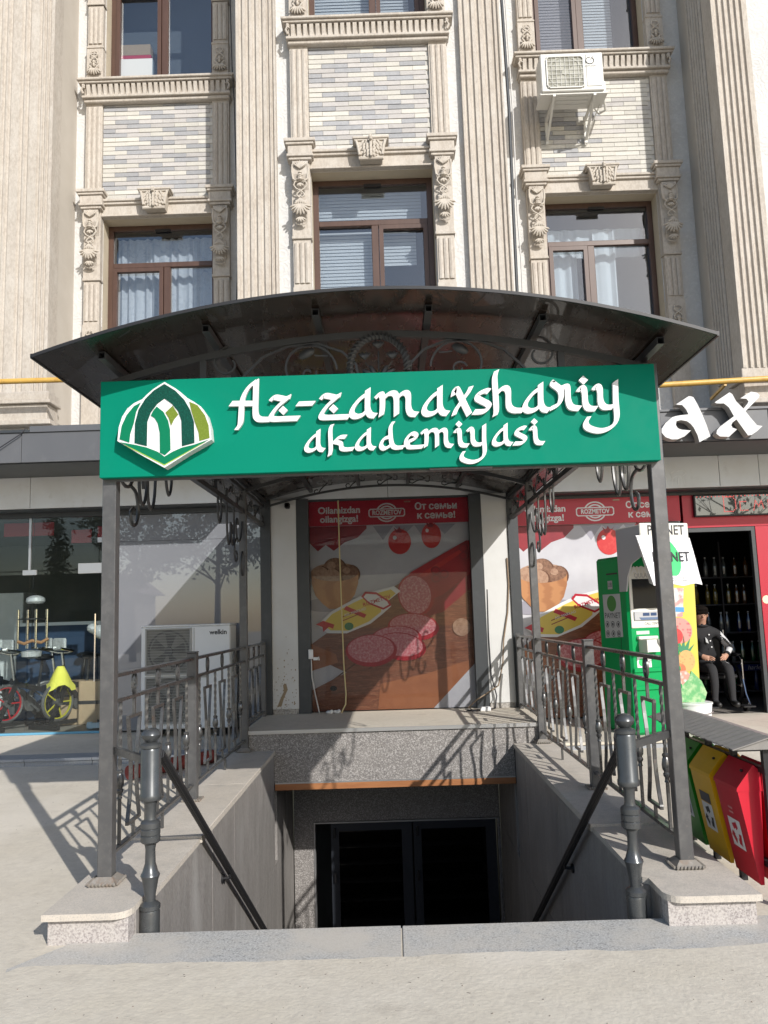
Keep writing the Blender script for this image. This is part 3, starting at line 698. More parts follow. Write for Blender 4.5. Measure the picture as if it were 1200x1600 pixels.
# shelves and stacked goods deep in the gym
for nm, lab, cat_, (x, y), (w_, d_, h_), c in (
    ('carton', 'brown cardboard carton standing on the gym floor behind the bikes', 'box', (-4.55,12.1), (.62,.4,.62), (.33,.235,.15)),
    ('storage_cabinet', 'tall pale cabinet at the back of the gym', 'cabinet', (-6.5,13.6), (.8,.5,2.0), (.45,.47,.48)),
    ('display_panel', 'dark blue display board standing behind the bikes', 'board', (-5.05,12.7), (1.7,.08,1.48), (.015,.035,.075))):
    t = thing(nm, lab, cat_, (x, y, .168)); s = MB(); s.bbox(x-w_/2, x+w_/2, y-d_/2, y+d_/2, .169, .169+h_, .01); s.build('body', mat(nm+'_paint', c, .6, layers=[('n',3,4,.4,.7,tuple(q*1.3 for q in c),.6)]), t)
    s = MB()
    if nm == 'carton': s.box(x-.31,x+.31,y-.203,y-.2005,.46,.51)
    elif nm == 'storage_cabinet': s.box(x-.004,x+.004,y-.254,y-.2505,.2,2.1); s.bbox(x-.07,x-.05,y-.28,y-.2515,1.1,1.25,.003)
    else: s.box(x-.86,x+.86,y-.055,y-.0405,1.61,1.66); s.box(x-.86,x-.82,y-.055,y-.0405,.2,1.605); s.box(x+.82,x+.86,y-.055,y-.0405,.2,1.605)
    s.build({'carton': 'tape', 'storage_cabinet': 'door_gap', 'display_panel': 'frame'}[nm], M_alu if nm == 'display_panel' else M_black, t)
for i, (x, z0, w_, c) in enumerate(((-4.15,2.86,.40,(.36,.06,.08)),(-4.60,2.82,.30,(.36,.06,.08)),(-5.40,2.95,.75,(.34,.06,.075)))):
    t = tag(MB().box(x-w_/2, x+w_/2, 11.9+.02*i, 11.915+.02*i, z0, z0+.20).build('hanging_banner', mat('red_cloth_%d' % i, c, .7), None), ('small red banner hung highest and nearest the door post', 'narrow red banner hung between the two others', 'wide red banner hung at the far left of the gym')[i], 'banner', 'red banners hung inside the gym')

# shop side: red framed front, dark doorway
S_ = thing('grocery_storefront', 'red grocery shop front with an open dark doorway full of drinks', 'storefront', (4.4,GY,.17))
M_red = mat('red_vinyl', (.42,.008,.03), .38, layers=[('n',2,3,.4,.7,(.38,.008,.028),.6)])
for a, b_, z0, z1 in ((4.02,9.0,2.66,3.105),(4.985,9.0,.2,2.655)):
    s = MB(); s.box(a, b_, GY-.03, GY+.03, z0, z1); s.build('red_panel', M_red, S_)
s = MB(); s.box(3.80,3.86,GY-.02,GY+.06,.17,2.70); s.box(3.86,4.98,GY-.02,GY+.06,2.60,2.655); s.box(4.93,4.98,GY-.02,GY+.06,.17,2.60); s.build('door_frame', M_darkf, S_)
s = MB(); s.bbox(3.66,3.92,GY-.16,GY-.035,2.56,2.74,.01); s.bbox(3.70,3.88,GY-.175,GY-.161,2.585,2.715,.004); s.build('wall_lamp', M_black, S_)
s = MB(); s.box(1.7,9,10.99,15.8,.10,.168); s.build('floor', M_floorin, S_)
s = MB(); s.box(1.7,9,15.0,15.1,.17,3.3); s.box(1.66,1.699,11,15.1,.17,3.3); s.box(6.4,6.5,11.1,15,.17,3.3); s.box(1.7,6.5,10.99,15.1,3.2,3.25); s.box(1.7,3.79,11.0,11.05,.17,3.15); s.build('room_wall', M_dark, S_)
# open door leaf with its handle, on the left of the opening
dl = MB(); dl.box(3.88,3.92,GY+.06,GY+.86,.2,2.58); dlo = dl.build('open_door', mat('maroon_door_leaf', (.05,.02,.025), .4), S_); MB().bbox(3.925,3.96,GY+.35,GY+.43,1.14,1.30,.006).build('handle', M_white, dlo)
# round chrome handle on the red right-hand door, and small white notices
s = MB(); s.lathe([(.055,0),(.055,.03),(.03,.045),(.008,.05)], (5.05,GY-.032,1.66), 18, 'y'); o = s.build('lock', M_chrome, S_); o.rotation_euler = (0,0,0)
s = MB(); s.box(5.02,5.16,GY-.034,GY-.031,.75,1.02); s.build('notice', M_white, S_)
# shelf unit with bottles
SH = thing('drinks_shelf', 'dark shelf unit full of drink bottles inside the shop', 'shelf', (4.9,13.0,.168))
s = MB()
LV = [.28,.72,1.18,1.62,2.05]
for z in LV: s.box(4.15,6.35,12.75,13.15,z-.02,z)
s.box(4.12,4.149,12.72,13.15,.17,2.6); s.box(6.351,6.38,12.72,13.15,.17,2.6); s.box(5.20,5.22,12.73,12.745,.17,2.6)
s.build('frame', mat('shelf_paint', (.10,.10,.11), .5), SH)
s = MB(); s.box(5.25,6.34,12.735,12.748,.58,.68); s.build('blue_strip', mat('blue_shelf_strip', (.01,.03,.16), .4), SH)
text('harley', .10, M_white, 'lettering', SH, (5.62,12.732,.63), shear=.3)
bcols = [('amber', (.16,.075,.02)), ('red', (.18,.015,.02)), ('green', (.01,.10,.03)), ('blue', (.01,.03,.16)), ('clear', (.16,.18,.19)), ('yellow', (.20,.15,.02))]
bm_ = {}
for nm, c in bcols:
    s = MB(); s.lathe([(.03,0),(.036,.01),(.036,.17),(.03,.21),(.013,.26),(.013,.29)], n=8)
    o = s.build('bottle', mat(nm+'_bottle', c, .15, coat=.5), None, (0,0,0)); a = o.data; bpy.data.objects.remove(o)
    s = MB(); s.lathe([(.016,.291),(.016,.315)], n=8); o = s.build('cap', M_white if nm != 'amber' else M_black, None, (0,0,0)); bm_[nm] = (a, o.data); bpy.data.objects.remove(o)
rowc = {2.05: ('amber','clear','amber'), 1.62: ('red','yellow','amber'), 1.18: ('blue','clear','blue'), .72: ('green','clear','green'), .28: ('clear','green','blue')}
ORD = ['first','second','third','fourth','fifth','sixth','seventh','eighth','ninth','tenth']
rown = {2.05: 'top', 1.62: 'second', 1.18: 'middle', .72: 'fourth', .28: 'bottom'}
for z in LV:
    n_ = 13; cnt = {}
    for i in range(n_):
        x = 4.25+i*.155+rr.uniform(-.02,.02); nm = rowc[z][(i*3+i//4) % 3]
        t = place('bottle', bm_[nm][0], None, (x, 12.86+rr.uniform(-.03,.06), z+.001)); c_ = place('cap', bm_[nm][1], t); c_.location = (0,0,0)
        cnt[nm] = cnt.get(nm,0)+1
        tag(t, f'{nm} drink bottle, {ORD[cnt[nm]-1]} of its colour from the left, on the {rown[z]} shelf row', 'bottle', f'{nm} bottles on the {rown[z]} shelf row')

# ---------------------------------------------------------------- printed sausage banners
def bnmat(n_, c, **k): return mat(n_, c, .38, **k)
P_cloth = bnmat('print_cloth', (.50,.495,.53), layers=[('n',2.2,4,.4,.7,(.60,.60,.63),.8),('n',.9,2,.5,.75,(.34,.33,.38),.5)])
P_red = bnmat('print_red', (.45,.006,.03)); P_dkred = bnmat('print_dark_red', (.22,.012,.025), layers=[('n',5,3,.4,.7,(.34,.02,.03),.7)])
P_tom = bnmat('print_tomato', (.52,.022,.025), layers=[('n',7,3,.5,.7,(.64,.10,.08),.6)])
P_bowl = bnmat('print_bowl', (.48,.22,.09), layers=[('w',3.5,4,.3,.8,(.33,.13,.05),.7)], stretch=(.4,1,2.2)); P_bowlin = bnmat('print_bowl_inside', (.12,.045,.02))
P_nut = bnmat('print_walnut', (.27,.14,.085), layers=[('n',30,4,.42,.6,(.15,.07,.04),.85)]); P_nut2 = bnmat('print_walnut_pale', (.42,.26,.175), layers=[('n',22,4,.45,.62,(.30,.16,.10),.8)])
P_board = bnmat('print_board', (.22,.078,.042), layers=[('n',3,5,.42,.62,(.15,.055,.03),.85),('n',9,5,.52,.7,(.38,.17,.09),.6)], stretch=(1.2,1,7.0)); P_boardtop = bnmat('print_board_front', (.36,.135,.06), layers=[('n',5,4,.4,.7,(.27,.09,.04),.7)])
P_boardseam = bnmat('print_board_seam', (.11,.04,.02))
P_skin = bnmat('print_sausage_skin', (.40,.012,.025), layers=[('n',3,3,.4,.7,(.30,.008,.02),.7)]); P_meat = bnmat('print_salami', (.50,.13,.155), layers=[('n',34,4,.45,.62,(.68,.36,.37),.85),('n',60,3,.55,.7,(.36,.05,.075),.5)])
P_yel = bnmat('print_yellow', (.70,.53,.09)); P_whi = bnmat('print_white', (.72,.72,.72)); P_grn = bnmat('print_green', (.02,.20,.09)); P_dk = bnmat('print_shadow_grey', (.30,.29,.34))
def ellipse(cx, cz, rx, rz, a=0, n_=26, t0=0, t1=2*PI):
    ca, sa = math.cos(a), math.sin(a); o = []
    full = abs(t1-t0-2*PI) < 1e-6
    for i in range(n_ if full else n_+1):
        t = t0+(t1-t0)*i/n_; x, z = rx*math.cos(t), rz*math.sin(t); o.append((cx+x*ca-z*sa, cz+x*sa+z*ca))
    return o
def banner(label, x0, x1, z0, z1, y, extra=None):
    """one printed sheet: thin coloured layers, coordinates in fractions of the sheet"""
    W, H = x1-x0, z1-z0
    bn = thing('sausage_banner', label, 'banner', ((x0+x1)/2, y, z0), 'printed sausage banners')
    k = [0]
    def lay(nm, pts, m_, clip=True):
        p = [(min(max(u,0),1), min(max(v,0),1)) for u, v in pts] if clip else pts
        # drop duplicates made by clipping
        q = []
        for c in p:
            if not q or abs(c[0]-q[-1][0])+abs(c[1]-q[-1][1]) > 1e-5: q.append(c)
        k[0] += 1; yy = y-.0006*k[0]
        pts3 = [(x0+u*W, z0+v*H) for u, v in q]
        s = MB(); s.prism(pts3, yy, yy+.0004); return s.build(nm, m_, bn)
    asp = W/H
    s = MB(); s.box(x0, x1, y, y+.004, z0, z1); s.build('sheet', P_cloth, bn)
    lay('red_cloth', [(0,.86),(0,.80),(.05,.76),(.10,.79),(.15,.76),(.22,.80),(.30,.82),(.36,.865),(.36,.88),(0,.88)], P_dkred)
    for i in range(4): lay('fold_shadow', [(.40+.13*i,.875),(.46+.13*i,.805+.02*(i%2)),(.53+.13*i,.875)], P_dk)
    lay('tomato', ellipse(.565,.795,.072,.062), P_tom); lay('tomato', ellipse(.765,.82,.062,.062), P_tom)
    for cx, cz in ((.565,.855),(.765,.88)): lay('stalk', [(cx-.035,cz+.012),(cx-.012,cz-.006),(cx,cz+.015),(cx+.014,cz-.008),(cx+.04,cz+.012),(cx+.01,cz-.018),(cx-.02,cz-.018)], P_dkred)
    lay('highlight', ellipse(.535,.815,.012,.01), P_whi); lay('highlight', ellipse(.74,.845,.010,.009), P_whi)
    # bowl of walnuts
    lay('bowl_shadow', ellipse(.17,.50,.26,.035), P_dk)
    lay('bowl_lip', ellipse(.155,.656,.152,.046), P_nut2); lay('bowl_rim', ellipse(.155,.655,.145,.040), P_bowlin)
    for cx, cz, r_, m_ in ((.15,.675,.068,P_nut),(.06,.645,.055,P_nut2),(.245,.648,.056,P_nut),(.135,.632,.055,P_nut2)): (lay('walnut_shadow', ellipse(cx+.006,cz-.005,r_+.006,(r_+.008)*asp*.95), P_bowlin), lay('walnut', ellipse(cx,cz,r_,r_*asp*.95), m_), lay('walnut_gleam', ellipse(cx-.018,cz+.014,r_*.42,r_*asp*.36), P_nut2))
    lay('bowl', [(.155-.147*math.cos(PI*i/10), .652-.040*math.sin(PI*i/10)) for i in range(11)]+[(.298,.60),(.275,.545),(.235,.505),(.20,.480),(.115,.480),(.075,.505),(.03,.545),(.009,.60)], P_bowl)
    # chopping board
    lay('board', [(0,.315),(.42,.535),(.62,.62),(1.0,.78),(1.0,.18),(.62,.02),(.10,.22),(0,.26)], P_board)
    for a, b_ in ((.02,.30),(.05,.27),(.09,.24)): lay('board_seam', [(.02,a),(.34,a+.17),(.60,a+.30),(.60,a+.292),(.34,a+.162),(.02,a-.006)], P_boardseam)
    lay('board_edge', [(0,.315),(.15,.265),(.16,.225),(0,.19)], P_boardtop); lay('board_front', [(0,.10),(.30,.21),(.60,.10),(.92,.30),(1.0,.30),(1.0,.12),(.80,.0),(0,.0)], P_board)
    lay('grain_block', [(.40,.0),(.42,.12),(.70,.16),(.98,.22),(.98,.0)], P_boardtop)
    lay('cloth_corner', [(.74,0),(1.0,.20),(1.0,0)], P_cloth); lay('knot', ellipse(.13,.105,.022,.012), M_black)
    # sausage
    lay('sausage', [(.57,.60),(.63,.645),(.98,.79),(1.0,.79),(1.0,.56),(.82,.45),(.72,.43)], P_skin)
    lay('sausage_shade', [(.72,.43),(.82,.45),(1.0,.56),(1.0,.63),(.82,.53),(.70,.50)], P_dkred); lay('sausage_gleam', [(.66,.625),(.70,.64),(.98,.765),(.98,.745),(.72,.62)], P_tom)
    lay('cut_rim', ellipse(.655,.535,.115,.098,-.35), P_skin); lay('cut_face', ellipse(.650,.535,.100,.090,-.35), P_meat)
    for cx, cz, rx, rz, a in ((.63,.39,.155,.062,-.05),(.52,.335,.155,.060,.02),(.55,.30,.15,.062,-.1),(.365,.285,.155,.072,0)):
        lay('slice_rim', ellipse(cx+.003,cz-.008,rx+.004,rz+.004,a), P_skin); lay('salami_slice', ellipse(cx,cz,rx-.012,rz-.008,a), P_meat)
    lay('walnut', ellipse(.93,.375,.055,.042), P_nut2)
    # round marks on the skin
    for cx, cz in ((.80,.63),(.98,.735)):
        for j in range(3): lay('skin_mark', ellipse(cx+.035*math.cos(j*2.1),cz+.022*math.sin(j*2.1),.028,.020), P_dkred); lay('skin_mark_inner', ellipse(cx+.035*math.cos(j*2.1),cz+.022*math.sin(j*2.1),.022,.015), P_skin)
    # yellow tag with its lettering
    lay('tag_border', [(.04,.405),(.10,.365),(.22,.362),(.37,.405),(.45,.452),(.50,.485),(.48,.51),(.56,.555),(.52,.58),(.36,.552),(.26,.52),(.12,.465)], P_whi)
    lay('price_tag', [(.07,.408),(.12,.378),(.23,.374),(.36,.415),(.435,.458),(.44,.485),(.53,.545),(.50,.565),(.37,.54),(.27,.508),(.13,.455)], P_yel)
    lay('tag_ribbon', [(.03,.408),(.075,.425),(.145,.405),(.135,.385),(.11,.395),(.075,.372),(.07,.395)], P_red)
    lay('tag_panel', [(.205,.475),(.33,.432),(.345,.448),(.22,.492)], P_red)
    lay('tag_emblem_edge', [(.315,.535),(.36,.498),(.45,.468),(.50,.488),(.49,.51),(.41,.553),(.34,.558)], P_red); lay('tag_emblem', [(.33,.532),(.365,.505),(.45,.478),(.485,.492),(.475,.507),(.41,.542),(.345,.547)], P_whi)
    lay('tag_seal', ellipse(.235,.395,.028,.018), P_grn)
    yy = y-.0006*(k[0]+2)
    T = lambda st, sz, m_, u, v, a=0, sx=1.0, al='CENTER', bold=0: text(st, sz, m_, 'lettering', bn, (x0+u*W, yy, z0+v*H), (PI/2, -a, 0), al and 0.0, al, sx, bold)
    T('ASL MARKAD', .05, P_whi, .275, .462, .28)
    for q in range(2): lay('small_print', [(.19,.436-.018*q),(.30,.468-.018*q),(.30,.472-.018*q),(.19,.440-.018*q)], P_dkred)
    yy = y-.0006*(k[0]+2); T('ROZMETOV', .07, P_red, .41, .512, .28, bold=.001)
    # header
    lay('header', [(0,.88),(1,.88),(1,1.0),(0,1.0)], P_red)
    yy = y-.0006*(k[0]+2)
    T('Oilamizdan', .125, P_whi, .19, .955, bold=.0035); T('oilangizga!', .125, P_whi, .19, .912, bold=.0035)
    T('От семьи', .125, P_whi, .80, .962, bold=.0035); T('к семье!', .125, P_whi, .80, .917, bold=.0035)
    # badge: circle arcs behind a plate
    def ring(nm, pts, t, m_):
        s = MB(); n_ = len(pts); c = (sum(p[0] for p in pts)/n_, sum(p[1] for p in pts)/n_)
        k[0] += 1; yq = y-.0006*k[0]; inn = [(c[0]+(p[0]-c[0])*(1-t[0]), c[1]+(p[1]-c[1])*(1-t[1])) for p in pts]
        v = [(x0+p[0]*W,yq,z0+p[1]*H) for p in pts]+[(x0+p[0]*W,yq,z0+p[1]*H) for p in inn]
        s.add(v, [(i,(i+1)%n_,n_+(i+1)%n_,n_+i) for i in range(n_)]); return s.build(nm, m_, bn)
    ring('badge_circle', ellipse(.49,.938,.068,.047), (.14,.14), P_whi)
    ring('badge_circle_inner', ellipse(.49,.938,.050,.034), (.2,.2), P_whi)
    lay('badge_plate_edge', [(.375,.950),(.385,.958),(.595,.958),(.605,.950),(.605,.924),(.595,.916),(.385,.916),(.375,.924)], P_whi)
    lay('badge_plate', [(.382,.947),(.390,.953),(.590,.953),(.598,.947),(.598,.927),(.590,.921),(.390,.921),(.382,.927)], P_red)
    yy = y-.0006*(k[0]+2)
    T('ROZMETOV', .086, P_whi, .49, .937, bold=.003, sx=.84)
    lay('header_mark', [(.60,.985),(.64,.985),(.64,.992),(.60,.992)], P_nut2)
    return bn
banner('sausage banner centred above the stone plinth, between the two white pillars', -1.058, 1.058, .40, 3.132, 10.645)
banner('sausage banner on the shop wall, half hidden behind the green payment kiosk', 1.71, 3.98, .19, 3.108, GY)
s = MB(); s.box(-1.055, 1.055, 10.570, 10.573, .395, 3.132); s.build('meshed_pane', glass('meshed_shop_glass', (.84,.845,.85), .012), B)
# red LED sign above the shop door, letters in coral dots given a weak glow
LS = thing('led_sign', 'black LED sign with coral dotted letters above the shop door', 'sign', (4.75,GY-.06,2.8))
s = MB(); s.bbox(4.16,5.6,GY-.09,GY-.032,2.80,3.10,.006); s.build('housing', M_black, LS)
s = MB(); s.box(4.18,5.58,GY-.093,GY-.0905,2.82,3.08); s.build('screen', mat('glossy_led_screen', (.045,.05,.05), .06, coat=1.0), LS)
M_led = mat('coral_led_dots', (.75,.12,.12), .4, emit=((1.0,.16,.14), .5))
s = MB()
def dots(path, gap=.020):
    for (a, b_), (c, d) in zip(path[:-1], path[1:]):
        n_ = max(1, int(math.hypot(c-a, d-b_)/gap))
        for i in range(n_):
            x, z = a+(c-a)*i/n_, b_+(d-b_)*i/n_; s.box(x-.0065, x+.0065, GY-.0965, GY-.0935, z-.0065, z+.0065)
dots([(4.56,2.86),(4.56,3.06),(4.68,3.06),(4.72,3.02),(4.72,2.90),(4.68,2.86),(4.56,2.86)])
dots([(4.86,2.99),(4.78,2.99),(4.78,2.87),(4.88,2.87),(4.90,2.90)]); dots([(4.96,2.87),(4.99,3.0),(5.03,2.92),(5.07,3.0),(5.10,2.87)]); dots([(5.16,2.87),(5.16,3.0),(5.25,3.0),(5.25,2.87)])
dots([(4.20,3.07),(5.56,3.07)], .05)
tag(s.build('led_letters', M_led, LS), kind='stuff')
# raised white letters on the grey fascia
AX = thing('shop_letters', 'large raised white letters ax on the grey fascia', 'sign', (3.9,9.5,3.7))
def raised(nm, outl, y0, y1, parent, front, side):
    s = MB(); s.prism(outl, y0, y1); o = s.build(nm, side, parent); o.data.materials.append(front)
    for p in o.data.polygons:
        if p.normal.y < -.9: p.material_index = 1
    return o
M_lside = mat('letter_return', (.36,.34,.32), .5); M_lface = mat('letter_face', (.58,.58,.575), .5, layers=[('n',4,4,.45,.7,(.52,.515,.505),.5)])
# traced outlines of the raised letters and of the emblem, metres on the sign plane
AX_A = [(3.487,4.005),(3.551,4.042),(3.648,4.102),(3.678,4.098),(3.705,4.087),(3.747,3.996),(3.791,3.877),(3.833,3.742),(3.868,3.603),(3.732,3.535),(3.717,3.621),(3.676,3.72),(3.644,3.764),(3.604,3.796),(3.533,3.812),(3.479,3.801),(3.468,3.754),(3.484,3.722),(3.502,3.706),(3.539,3.694),(3.643,3.682),(3.564,3.614),(3.477,3.58),(3.408,3.58),(3.334,3.61),(3.293,3.666),(3.296,3.713),(3.347,3.781),(3.429,3.849),(3.476,3.863),(3.538,3.872),(3.629,3.878),(3.605,3.942),(3.563,3.994)]
AX_X = [(3.951,4.015),(4.14,4.132),(4.171,4.111),(4.209,4.021),(4.29,3.926),(4.343,3.986),(4.358,4.016),(4.336,4.047),(4.262,4.054),(4.398,4.132),(4.469,4.119),(4.499,4.085),(4.484,4.055),(4.311,3.895),(4.369,3.807),(4.433,3.719),(4.497,3.707),(4.426,3.646),(4.357,3.603),(4.315,3.599),(4.195,3.798),(4.144,3.763),(4.126,3.729),(4.139,3.698),(4.191,3.678),(4.088,3.59),(3.981,3.597),(3.942,3.632),(3.952,3.674),(3.991,3.715),(4.169,3.838),(4.118,3.948),(4.063,3.999),(3.979,4.001)]
LG_OUT = [(-1.287,2.999),(-1.32,2.98),(-1.355,2.957),(-1.391,2.926),(-1.418,2.899),(-1.465,2.878),(-1.503,2.847),(-1.534,2.799),(-1.553,2.736),(-1.56,2.655),(-1.423,2.569),(-1.285,2.488),(-1.151,2.57),(-1.013,2.645),(-1.019,2.718),(-1.038,2.79),(-1.073,2.843),(-1.113,2.873),(-1.152,2.897),(-1.187,2.93),(-1.222,2.958)]
LG_ARCH = [(-1.287,2.986),(-1.348,2.949),(-1.398,2.9),(-1.437,2.837),(-1.457,2.756),(-1.459,2.639),(-1.388,2.619),(-1.386,2.762),(-1.366,2.817),(-1.328,2.868),(-1.286,2.899),(-1.242,2.865),(-1.206,2.82),(-1.187,2.763),(-1.183,2.612),(-1.111,2.629),(-1.114,2.753),(-1.136,2.825),(-1.171,2.888),(-1.222,2.943)]
LG_LEAF = [(-1.425,2.879),(-1.464,2.859),(-1.507,2.806),(-1.535,2.743),(-1.547,2.664),(-1.49,2.643),(-1.485,2.694),(-1.465,2.757),(-1.452,2.824)]
LG_OLIVE = [(-1.141,2.875),(-1.128,2.817),(-1.109,2.753),(-1.087,2.688),(-1.082,2.639),(-1.023,2.655),(-1.029,2.73),(-1.05,2.791),(-1.093,2.852)]
LG_IN = [(-1.331,2.852),(-1.351,2.829),(-1.366,2.799),(-1.343,2.783),(-1.325,2.752),(-1.313,2.696),(-1.311,2.577),(-1.283,2.562),(-1.25,2.591),(-1.253,2.71),(-1.265,2.766),(-1.292,2.819)]
LG_DIA = [(-1.238,2.853),(-1.28,2.814),(-1.261,2.782),(-1.247,2.735),(-1.23,2.771),(-1.205,2.8)]
LG_BOOK = [(-1.544,2.647),(-1.285,2.506),(-1.027,2.645),(-1.113,2.618),(-1.183,2.603),(-1.237,2.581),(-1.285,2.553),(-1.326,2.584),(-1.388,2.61),(-1.455,2.628)]
LG_LIME = [(-1.521,2.63),(-1.285,2.501),(-1.047,2.632),(-1.285,2.52)]
raised('letter_a', AX_A, 9.42, 9.545, AX, M_lface, M_lside); raised('letter_x', AX_X, 9.42, 9.545, AX, M_lface, M_lside)
s = MB()
for x, z in ((3.70,3.90),(3.80,3.66),(4.25,3.95),(4.45,3.68)): s.tube([(x,9.54,z),(x,9.60,z)], .012, 6)
s.build('stand_off', M_alu, AX)

# ================================================================ entrance canopy
CN = thing('entrance_canopy', 'arched brown canopy on four grey steel posts over the stairwell', 'canopy', (0,4.73,.16))
YF, YB = 4.25, 10.575
RC = -.05
def zroof(x): return 3.405-.325*(abs(x-RC)/1.88)**2.0
s = MB(); n_ = 28; prof = [(RC-1.88+3.76*i/n_) for i in range(n_+1)]
top = [(x, zroof(x)) for x in prof]; bot = [(x, zroof(x)-.010) for x in reversed(prof)]
v = []
for i in range(n_+1):
    for y in (YF, YB): v += [(prof[i],y,zroof(prof[i])), (prof[i],y,zroof(prof[i])-.010)]
f = []
for i in range(n_):
    a, b_ = 4*i, 4*i+4
    f += [(a,b_,b_+2,a+2),(a+1,a+3,b_+3,b_+1),(a,a+1,b_+1,b_),(a+2,b_+2,b_+3,a+3)]
f += [(0,2,3,1),(4*n_,4*n_+1,4*n_+3,4*n_+2)]
s.add(v, f, True); s.build('roof_sheet', M_roof, CN)
s = MB(); s.strip([(x,YF-.004,zroof(x)-.006) for x in prof], .010, .018, (0,1,0)); s.strip([(RC-1.885,YF,3.076),(RC-1.885,YB,3.076)], .012, .026, (1,0,0)); s.strip([(RC+1.885,YF,3.076),(RC+1.885,YB,3.076)], .012, .026, (1,0,0)); s.build('edge_profile', M_black, CN)
M_can = mat('dark_canopy_steel', (.048,.05,.053), .4, .3, layers=[('n',14,4,.5,.75,(.06,.06,.06),.5)])
for x in (-1.62,-1.02,-.385,.27,.925,1.59):
    z = zroof(x)-.043; a_ = math.atan(-.325*2*x/1.88**2)
    s = MB()
    for k in range(1):
        y0, y1 = YF+.20, YB; h_ = .021
        for dz in (-1,1): s.box(x-h_, x+h_, y0, y1, z+dz*(h_-.002)-.002, z+dz*(h_-.002)+.002)
        for dx in (-1,1): s.box(x+dx*(h_-.002)-.002, x+dx*(h_-.002)+.002, y0, y1, z-h_+.004, z+h_-.004)
    s.box(x-h_+.003, x+h_-.003, y0+.1, y0+.105, z-h_+.003, z+h_-.003)
    s.build('purlin', M_can, CN)
PX = 1.62
def zarch(x): return zroof(x)-.072-.02*(abs(x-RC)/1.62)
ax_ = [(-1.65+3.24*i/24) for i in range(25)]
for nm, y in (('front_arch',4.75),('middle_arch',9.05)):
    s = MB(); s.strip([(x,y,zarch(x)-.02) for x in ax_], .04, .04, (0,1,0))
    if y < 6: s.bar((-1.62,y,3.045),(1.62,y,3.045),.04,.04)
    for x in (-1.10,1.08) if y < 6 else (): s.bar((x,y,3.066),(x,y,zarch(x)-.04),.04,.04,(0,1,0))
    s.build(nm, M_can, CN)
# scrollwork of the front arch
def spiral(c, r0, a0, turns, y, n_=22, r1=.15, sx=1, sz=1):
    o = []
    for i in range(n_+1):
        t = i/n_; a = a0+turns*2*PI*t; r_ = r0*(1-t)+r0*r1*t; o.append((c[0]+sx*r_*math.cos(a), y, c[1]+sz*r_*math.sin(a)))
    return o
s = MB(); y = 4.75
for sx in (-1,1):
    s.strip(spiral((sx*.47+.0,3.10), .185, PI if sx > 0 else 0, -.92*sx, y, 26, .42), .016, .012, (0,1,0))
    s.strip([(sx*.15,y,3.03),(sx*.17,y,3.13),(sx*.25,y,3.21),(sx*.40,y,3.265),(sx*.58,y,3.255),(sx*.74,y,3.19),(sx*.86,y,3.07)], .016, .014, (0,1,0))
    s.strip(spiral((sx*.95,3.16), .105, PI*.5, -.85*sx, y, 18, .3), .016, .012, (0,1,0))
    s.strip(spiral((sx*.46,3.08), .05, PI*.1, 1.0*sx, y, 14, .3), .012, .010, (0,1,0))
s.build('scrollwork', M_can, CN)
for sx in (-1,1):
    s = MB(); s.ell((sx*.47-.0,4.745,3.205), (.055,.012,.03), sx*.5, 8, 5); s.strip([(sx*.42,4.745,3.19),(sx*.34,4.745,3.185)], .008, .008, (0,1,0)); s.build('iron_leaf', M_can, CN)
# oval rope wreath with roses
s = MB(); ov = [(.175*math.cos(t)-.03, 4.745, 3.10+.20*math.sin(t)) for t in [PI*k/22-.12 for k in range(26)]]
s.tube(ov, .022, 8)
for k in range(0, 25):
    p, q = Vector(ov[k]), Vector(ov[min(k+1,25)]); d = (q-p); nrm = Vector((-d.z,0,d.x)).normalized()
    s.tube([p+nrm*.024+Vector((0,-.018,0)), p+d*.5+Vector((0,-.026,0)), q-nrm*.024+Vector((0,-.018,0))], .006, 5)
s.build('rope_oval', M_can, CN)
s = MB()
for x, z, tx in ((-.03,3.235,-.03),(-.115,3.165,-.045),(.055,3.165,-.015)):
    s.tube([(tx,4.745,3.03),((x+tx)/2,4.745,(z+3.03)/2),(x,4.745,z-.025)], .005, 5)
    for a in (-.8,-.3,.3,.8): s.ell((x+math.sin(a)*.022,4.738,z+math.cos(a)*.012), (.012,.014,.030), a, 6, 4)
for a in (-1.1,-.5,.5,1.1): s.ell((-.03+math.sin(a)*.07,4.74,3.06+math.cos(a)*.02), (.018,.01,.045), a, 6, 4)
s.build('iron_roses', M_can, CN)
# posts
M_basep = mat('dusty_base_plate', (.23,.21,.185), .7, .2, layers=[('n',14,4,.5,.7,(.25,.15,.09),.5),('n',40,3,.5,.7,(.32,.30,.275),.6)])
def post(x, y, zb, zt, base=True):
    s = MB(); s.bbox(x-.04, x+.04, y-.04, y+.04, zb+.001, zt, .004); o = s.build('post', M_steel, CN)
    s = MB(); s.bbox(x-.075, x+.075, y-.075, y+.075, zb+.0005, zb+.014, .003)
    for k in range(4):
        a = k*PI/2; c_, sn = math.cos(a), math.sin(a)
        P = lambda u, w_, z: (x+u*c_-w_*sn, y+u*sn+w_*c_, z)
        s.add([P(-.08,-.082,zb+.012),P(.08,-.082,zb+.012),P(.045,-.044,zb+.045),P(-.045,-.044,zb+.045)], [(0,1,2,3)])
        for j in range(8): s.ell(P(-.07+.02*j,-.084,zb+.014), (.007,.007,.010), 0, 5, 4)
    s.build('base_plate', M_basep, o); return o
for x in (-1.65,1.60):
    post(x, 4.73, .160, 3.06); post(x, 9.04-.02, .176, 3.06)
